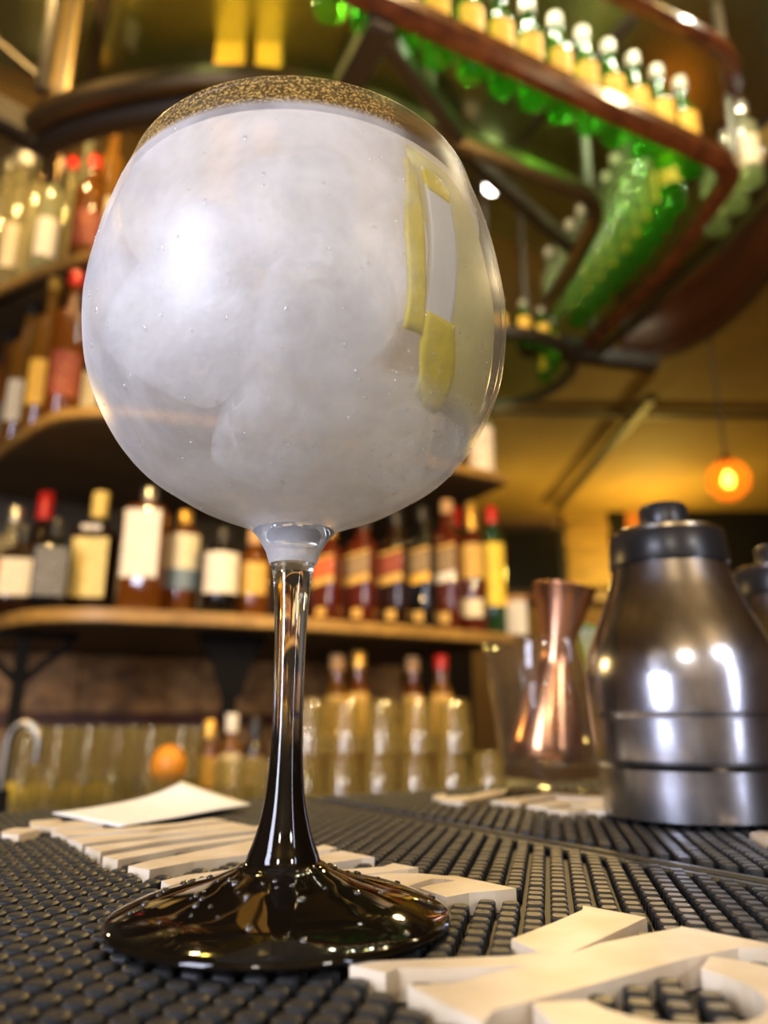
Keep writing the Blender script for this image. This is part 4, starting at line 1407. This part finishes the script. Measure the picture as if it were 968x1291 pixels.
for px, pt, gm, cp, lb, lab in ((263, 908, G['amber'], 'gold', ORNG, 'small amber bottle behind the small tumblers'), (291, 900, G['gold'], 'white', CREAM, 'small white capped bottle below the middle bracket'), (321, 905, G['dark'], 'black', BROWN, 'small dark bottle left of the stem below the bracket')):
    q = on_counter(px, 940, 1.56)
    top = on_y(px, pt, q.y)
    bottle('bitters_bottle', lab, q.x, q.y, KZ + .0004, gm, top.z - KZ, 0.021, cp, labels=((0.2, 0.55, 60, lb),), group='small bottles on the back counter', body=0.62, neck_r=0.010)
for i, (px, pt, gm, cp) in enumerate(((425, 826, G['gold'], 'cork'), (452, 822, G['amber'], 'gold'), (520, 828, G['amber'], 'cork'), (556, 826, G['gold'], 'red'))):
    q = on_counter(px, 850, 1.80 if px > 500 else 1.70)
    top = on_y(px, pt, q.y)
    bottle('syrup_bottle', ('golden syrup bottle behind the upturned tumblers, nearest the stem', 'amber syrup bottle behind the upturned tumblers, second from the stem', 'amber syrup bottle behind the upturned tumblers, third from the stem', 'golden red capped syrup bottle behind the right of the upturned tumblers')[i], q.x, q.y, KZ + .0004, gm, top.z - KZ, 0.026, cp, labels=((0.4, 0.7, 60, GOLDL),), group='syrup bottles behind the tumblers', body=0.7)

# ------------------------------------------------------------------ hanging bottle rack
RH = ZC + 1.20
rack = thing('hanging_bottle_rack', 'hanging wooden framed glass bottle rack above the bar', 'rack', (0, 0, RH))


def arc_corner(p0, c, p1, rad, n=8):
    """round the corner c of p0-c-p1"""
    a = (Vector(p0) - Vector(c)).normalized(); b = (Vector(p1) - Vector(c)).normalized()
    s = Vector(c) + a * rad; e = Vector(c) + b * rad
    return [tuple(s.lerp(Vector(c), t).lerp(Vector(c).lerp(e, t), t)) for t in [k / n for k in range(n + 1)]]


oc = arc_corner((0.008, 1.031), (0.812, 1.433), (0.792, 1.80), 0.075)
outer_path = [(-0.42, 0.817), (0.008, 1.031), (0.4, 1.227)] + oc + [(0.79, 1.80), (0.751, 1.982), (0.687, 2.282)]
ic = arc_corner((0.093, 1.286), (0.523, 1.515), (0.522, 1.75), 0.09)
inner_path = smooth_profile([(-0.735, 1.245), (-0.66, 1.200), (-0.52, 1.155), (-0.323, 1.125), (-0.16, 1.155), (-0.037, 1.205), (0.093, 1.286)], 4)[:-1] + [(0.093, 1.286), (0.3, 1.396)] + ic + [(0.515, 1.80), (0.499, 1.918), (0.46, 2.24)]
rail_path = [(-0.40, 0.83), (0.05, 1.03), (0.45, 1.20)] + arc_corner((0.45, 1.20), (0.815, 1.37), (0.885, 1.60), 0.10) + [(0.885, 1.60)]
second_path = [(0.60, 1.215), (0.80, 1.29)] + arc_corner((0.8, 1.29), (0.945, 1.345), (0.90, 1.7), 0.08) + [(0.895, 1.70), (0.80, 2.05), (0.715, 2.32)]


def rack_part(name, path, z, w, h, mat, label=None, parent=rack):
    vf = sweep([(x, y, z) for x, y in path], w, h, 0.28)
    o = put(name, mesh(name, vf[0], vf[1], True, 35), mat, parent)
    if label: o['label'] = label
    return o


rack_part('outer_beam', outer_path, 0.0, 0.048, 0.050, M['rackwood'], 'reddish varnished front beam')
inner_path = [(x, y + 0.035 * max(0.0, min(1.0, (0.10 - x) / 0.4))) for x, y in inner_path]
rack_part('inner_beam', inner_path, -0.022, 0.040, 0.045, M['rackmetal'], 'bronze coloured inner beam')
rack_part('inner_beam_lining', [(x, y + 0.050) for x, y in inner_path[:25]], -0.040, 0.055, 0.045, M['rackdark'])
rack_part('upper_rail', rail_path, 0.262, 0.038, 0.034, M['rackwood'], 'rounded upper rail')
rack_part('second_beam', [q for q in second_path[3:]], -0.012, 0.026, 0.030, M['rackmetal'])
# glass trays between the beams
front_tray = [(-0.42, 0.83), (0.008, 1.045)] + [q for q in oc] + [(0.79, 1.80), (0.751, 1.982), (0.69, 2.27), (0.47, 2.22), (0.499, 1.918), (0.515, 1.80)] + ic[::-1] + [(0.093, 1.30), (-0.037, 1.215), (-0.16, 1.165), (-0.323, 1.135), (-0.5, 1.16)]
vf = prism(front_tray, 0.018, 0.026)
put('glass_tray', mesh('glass_tray', vf[0], vf[1], False), M['tray'], rack)
side_tray = [(0.80, 1.44), (0.83, 1.42), (0.93, 1.42), (0.90, 1.70), (0.80, 2.05), (0.72, 2.30), (0.70, 2.28), (0.77, 1.98), (0.805, 1.80), (0.825, 1.5)]
vf = prism(side_tray, 0.010, 0.017)
put('side_glass_tray', mesh('side_glass_tray', vf[0], vf[1], False), M['tray'], rack)
# struts and hangers
for p0, p1, w, h in (((0.0, 1.03, -0.008), (-0.075, 1.18, -0.008), 0.052, 0.045), ((0.0, 1.06, -0.012), (0.16, 1.30, -0.012), 0.030, 0.04), ((0.10, 1.33, 0.05), (0.52, 1.775, 0.05), 0.03, 0.04), ((0.46, 2.24, 0.0), (0.95, 2.36, 0.0), 0.05, 0.06),
                     ((0.69, 2.28, 0.02), (0.44, 2.22, 0.02), 0.04, 0.05)):
    vf = beam(p0, p1, w, h)
    put('strut', mesh('strut', vf[0], vf[1], False), M['rackdark'], rack)
HR = CEIL - RH
for x, y, z0 in ((0.47, 2.20, 0.04), (0.10, 1.30, 0.04), (-0.70, 1.235, 0.04), (0.70, 2.24, 0.04), (0.84, 1.47, 0.28), (-0.36, 0.855, 0.28), (0.52, 1.60, 0.04)):
    vf = box(0.020, 0.020, HR - z0, (x, y, z0 + (HR - z0) / 2), 0.002)
    put('hanger_post', mesh('hanger_post', vf[0], vf[1], False), M['rackdark'], rack)
vf = beam((0.812, 1.44, 0.045), (0.842, 1.475, 0.30), 0.016, 0.016)
put('hanger_post', mesh('hanger_post', vf[0], vf[1], False), M['rackdark'], rack)

# bright double post at the upper left, with a thin diagonal rod
q = on_y(85, 60, 1.45)
tp = thing('hanging_post', 'bright metal double post hanging from the ceiling at the upper left', 'post', (q.x, q.y, ZC + 1.20))
for dx in (-0.016, 0.016):
    vf = box(0.014, 0.014, HR, (dx, 0, HR / 2), 0.002)
    put('tube', mesh('tube', vf[0], vf[1], False), M['rackmetal'], tp)
vf = box(0.020, 0.008, HR, (0, 0.006, HR / 2), 0.001)
put('dark_core', mesh('dark_core', vf[0], vf[1], False), M['rackdark'], tp)
a, b = on_y(-30, 30, 1.38), on_y(66, 112, 1.44)
vf = beam(tuple(a), tuple(b), 0.014, 0.010)
tag(put('hanging_rod', mesh('hanging_rod', vf[0], vf[1], False), M['shelf_under']), 'thin pale diagonal rod at the upper left corner', 'rod')
a, b = on_y(-40, 125, 1.30), on_y(75, 185, 1.42)
vf = beam(tuple(a - Vector((0, 0, RH))), tuple(b - Vector((0, 0, RH))), 0.055, 0.07)
put('side_arm', mesh('side_arm', vf[0], vf[1], False), M['rackdark'], rack)
# ochre columns behind the rack
for lab, x0, x1 in (('left ochre column above the balloon glass', 276, 312), ('right ochre column above the balloon glass', 326, 357)):
    c0 = on_y(x0, 40, 1.60); c1 = on_y(x1, 40, 1.60)
    vf = box(c1.x - c0.x, 0.05, CEIL - 2.20, (0, 0, (CEIL - 2.20) / 2), 0.004)
    o = put('hanging_column', mesh('hanging_column', vf[0], vf[1], False), M['column_yellow'], None, ((c0.x + c1.x) / 2, 1.60, 2.20))
    tag(o, lab, 'column', 'ochre columns above the glass')

# mirrored ceiling over the bar: panels with dark battens between them
cm = thing('ceiling_mirror', 'greenish mirror panels on the ceiling over the bar', 'mirror', (0.0, 1.45, CEIL), BY)
for i in range(4):
    for j in range(2):
        vf = box(0.58, 0.66, 0.012, (-0.93 + 0.61 * i, -0.36 + 0.69 * j, -0.008), 0.003)
        put('mirror_panel', mesh('mirror_panel', vf[0], vf[1], False), M['mirror'], cm)
for i in range(5):
    vf = box(0.03, 1.40, 0.02, (-1.235 + 0.61 * i, -0.015, -0.012), 0.003)
    put('batten', mesh('batten', vf[0], vf[1], False), M['rackdark'], cm)

# green bottles: front row, right side rows
def green_bottle_master():
    return bottle('green_bottle', 'green glass bottle with an orange yellow label in the front row of the hanging rack', 0, 0, 0, G['green'], 0.265, 0.0300, 'pewter', labels=((0.22, 0.56, 54, ORNG),), rz=0.0, body=0.60, cap_h=0.034, neck_r=0.0125, group='green bottles in the front row of the rack')


gb = green_bottle_master()
pale_body = [c for c in gb.children if c.name.startswith('glass_body')][0].data.copy()
pale_body.materials.clear()
G['palegreen'] = thin_glass('pale_green_bottle_glass', (0.74, 0.88, 0.64), 0.05, body=0.20, body_col=(0.62, 0.72, 0.50))
pale_body.materials.append(G['palegreen'])
d = Vector((0.894, 0.447, 0)); nrm = Vector((-0.447, 0.894, 0))
start = Vector((-0.07, 0.99, 0)) + nrm * 0.0625
for i in range(13):
    p = start + d * (0.0755 * i)
    o = gb if i == 0 else copy_tree(gb)
    o.location = (p.x, p.y, RH + 0.0262)
    o.rotation_euler = (0, 0, R(10) + random.uniform(-0.35, 0.35))
    o['label'] = '%s orange labelled green bottle from the corner, front row of the rack' % ORD[12 - i]
side_line = [Vector((0.725, 1.53, 0)), Vector((0.712, 1.80, 0)), Vector((0.605, 2.22, 0))]


def along(line, s):
    for a, b in zip(line[:-1], line[1:]):
        L = (b - a).length
        if s <= L: return a.lerp(b, s / L)
        s -= L
    return line[-1]


for row, off in ((0, 0.0), (1, -0.085)):
    for i in range(9):
        p = along(side_line, 0.05 + 0.0715 * i)
        o = copy_tree(gb)
        o.location = (p.x + off, p.y - (0.02 * row), RH + 0.0262)
        o.rotation_euler = (0, 0, random.uniform(-1.6, -0.2))
        o['label'] = ('%s green bottle from the corner in the outer row, right side of the rack', '%s pale green bottle from the corner in the inner row, right side of the rack')[row] % ORD[i]
        if row:
            for ch in o.children:
                if ch.name.startswith('glass_body'):
                    ch.data = pale_body
            for ch in [c for c in o.children if c.name.startswith('paper_label')]:
                bpy.data.objects.remove(ch)
        o['group'] = ('outer row of green bottles on the rack side', 'inner row of green bottles on the rack side')[row]
# pale bottles outside the rack's right corner
for x, y, lab in ((0.862, 1.475, 'pale bottle outside the right corner of the rack, lowest in view'), (0.868, 1.565, 'second pale bottle outside the right corner of the rack'), (0.862, 1.655, 'third pale bottle outside the right corner of the rack')):
    bottle('pale_bottle', lab, x, y, RH + 0.0175, G['pale'], 0.225, 0.030, 'silver', group='pale bottles at the rack corner', labels=((0.15, 0.5, 60, CREAM),))

# round hanging tray of green bottles further back
rt = thing('hanging_round_tray', 'round dark rimmed glass tray of green bottles beyond the rack', 'tray', (0.335, 2.13, ZC + 1.035))
vf = lathe([(.240, 0), (.262, .004), (.265, .030), (.256, .034), (.240, .030), (.237, .004)], 48, closed=True)
put('rim', mesh('rim', vf[0], vf[1], True, 40), M['rackdark'], rt)
vf = lathe([(0, .012), (.240, .012), (.240, .019), (0, .019)], 48)
put('glass_plate', mesh('glass_plate', vf[0], vf[1], False), M['tray'], rt)
hh = CEIL - ZC - 1.035
vf = lathe([(0, .02), (.009, .02), (.009, hh), (0, hh)], 12)
put('hanger_rod', mesh('hanger_rod', vf[0], vf[1], True, 40), M['rackdark'], rt)
for i in range(11):
    a = R(-200 + 220 * i / 10)
    o = copy_tree(gb)
    o.name = 'small_green_bottle'
    o.scale = (0.75, 0.75, 0.52)
    o.location = (0.335 + 0.195 * math.cos(a), 2.13 + 0.195 * math.sin(a), ZC + 1.035 + .0195)
    o['label'] = '%s small green bottle from the left on the round tray beyond the rack' % ORD[i]
    o['group'] = 'small green bottles on the round tray'

# bare spot bulb seen through the rack
q = on_y(620, 235, 2.05)
sb = thing('hanging_spot_bulb', 'bright bare spot bulb shining between the rack beams', 'lamp', tuple(q))
pr = smooth_profile([(0, -.026), (.014, -.022), (.024, -.009), (.024, .005), (.015, .017), (.011, .022)], 3)
vf = lathe(pr, 28)
put('bulb', mesh('bulb', vf[0], vf[1], True), emit('white_bulb_light', (1.0, 0.93, 0.80), 14.0), sb)
vf = lathe([(0, .020), (.013, .020), (.013, .055), (.004, .06), (.004, CEIL - q.z), (0, CEIL - q.z)], 12)
put('socket', mesh('socket', vf[0], vf[1], True, 40), M['rackdark'], sb)

# ------------------------------------------------------------------ beyond the bar
# curved reddish soffit
q0 = [on_z(px, py, ZC + 1.42) for px, py in ((1080, 250), (1010, 300), (968, 345), (940, 378), (905, 410), (862, 438), (822, 450), (784, 455))]
path = smooth_profile([(q.x, q.y) for q in q0], 4)
n = len(path)
v, f = [], []
for x, y in path: v += [(x, y, ZC + 1.42), (x, y, CEIL)]
for i in range(n - 1): f.append((2 * i, 2 * i + 1, 2 * i + 3, 2 * i + 2))
so = thing('ceiling_soffit', 'curved reddish wooden soffit hanging at the upper right', 'soffit', (0, 0, 0))
o = put('curved_board', mesh('curved_board', v, f, True), M['soffit'], so)
sd = o.modifiers.new('thickness', 'SOLIDIFY'); sd.thickness = 0.03; sd.offset = 0
vf = sweep([(x, y, ZC + 1.405) for x, y in path], 0.05, 0.03, 0.3)
put('lower_lip', mesh('lower_lip', vf[0], vf[1], True, 40), M['soffit'], so)

# amber pendant lamp
pd = on_y(918, 605, 2.60)
pl = thing('pendant_lamp', 'round amber glass pendant lamp glowing on the right', 'lamp', tuple(pd))
PR = 0.073
pr = [(PR * math.sin(math.pi * k / 16), -PR * 1.06 * math.cos(math.pi * k / 16)) for k in range(16)]
pr[0] = (0, -PR * 1.06)
pr += [(0.022, PR * 1.03)]
vf = lathe(pr, 32)
m, nt, out = new_mat('amber_lamp_glass')
tr = N(nt, 'ShaderNodeBsdfTransparent', Color=(1.0, 0.42, 0.06, 1)); tl = N(nt, 'ShaderNodeBsdfTranslucent', Color=(0.75, 0.19, 0.012, 1)); gl = N(nt, 'ShaderNodeBsdfGlossy', Roughness=0.08)
mx = N(nt, 'ShaderNodeMixShader', Fac=0.55); m2 = N(nt, 'ShaderNodeMixShader', Fac=0.06)
nt.links.new(tr.outputs[0], mx.inputs[1]); nt.links.new(tl.outputs[0], mx.inputs[2]); nt.links.new(mx.outputs[0], m2.inputs[1]); nt.links.new(gl.outputs[0], m2.inputs[2]); nt.links.new(m2.outputs[0], out.inputs[0])
put('globe', mesh('globe', vf[0], vf[1], True), m, pl)
vf = lathe([(0, -.028), (.014, -.024), (.021, -.008), (.020, .008), (.011, .024), (.010, .03)], 20)
put('bulb', mesh('bulb', vf[0], vf[1], True), emit('amber_bulb_light', (1.0, 0.78, 0.42), 34.0), pl)
vf = lathe([(.024, .072), (.024, .080), (.010, .095), (.010, .03), (.012, .03)], 20)
put('holder', mesh('holder', vf[0], vf[1], True, 40), M['iron'], pl)
vf = lathe([(0, .09), (.0045, .09), (.0045, CEIL - pd.z), (0, CEIL - pd.z)], 10)
put('cord', mesh('cord', vf[0], vf[1], True, 40), M['pipe'], pl)

# ceiling pipe and thin conduit lines
CZ = ZC + 1.70
a, b = on_z(822, 500, CZ), on_z(702, 640, CZ)
vf = beam(tuple(a), tuple(b), 0.05, 0.05)
tag(put('ceiling_pipe', mesh('ceiling_pipe', vf[0], vf[1], False), M['pipe']), 'dark pipe running along the ochre ceiling', 'pipe')
a, b = on_z(722, 600, CZ), on_z(740, 590, CZ)
vf = beam(tuple(on_z(560, 520, CZ + .03)), tuple(on_z(990, 525, CZ + .03)), 0.03, 0.03)
tag(put('ceiling_conduit', mesh('ceiling_conduit', vf[0], vf[1], False), M['pipe']), 'thin brown conduit crossing the ceiling on the right', 'pipe')

# far wall: television, ochre panel, door post, shelving
def wall_box(name, lab, cat, x0, y0, x1, y1, mat, dep=0.05, dist=6.30, parent=None):
    a, b = on_y(x0, y1, dist - dep), on_y(x1, y0, dist - dep)
    vf = box(b.x - a.x, dep, b.z - a.z, ((a.x + b.x) / 2, dist - dep / 2 + 0.02, (a.z + b.z) / 2), 0.004)
    o = put(name, mesh(name, vf[0], vf[1], False), mat, parent)
    if lab: tag(o, lab, cat)
    return o


tv = thing('wall_television', 'large black television on the far wall, switched off', 'television', (0, 0, 0))
wall_box('screen', None, None, 630, 668, 709, 742, M['screen'], 0.10, 6.30, tv)
for x0, y0, x1, y1 in ((627, 665, 712, 668), (627, 742, 712, 746), (709, 668, 712, 742)):
    wall_box('bezel', None, None, x0, y0, x1, y1, M['plastic'], 0.115, 6.30, tv)
pn = thing('wall_panel', 'lit ochre panel with slats right of the black television', 'panel', (0, 0, 0))
wall_box('board', None, None, 716, 628, 776, 740, M['yellow_panel'], 0.03, 6.30, pn)
for y0 in (634, 660, 690, 703, 716, 729):
    wall_box('slat', None, None, 717, y0, 775, y0 + 9, M['yellow_panel'], 0.06, 6.30, pn)
wall_box('wall_post', 'dark post between the ochre panel and the orange panel', 'post', 777, 622, 787, 745, M['iron'], 0.08)
wall_box('wall_frame', 'dark orange framed recess above the shaker knob', 'frame', 790, 632, 852, 690, M['orange_panel'], 0.04)
wall_box('wall_cabinet', 'dark cabinet on the far wall behind the pendant lamp', 'cabinet', 862, 622, 1010, 720, M['iron'], 0.10)
wall_box('wall_rail', 'dark red rail under the television and the ochre panel', 'rail', 600, 746, 850, 758, M['red_board'], 0.10)
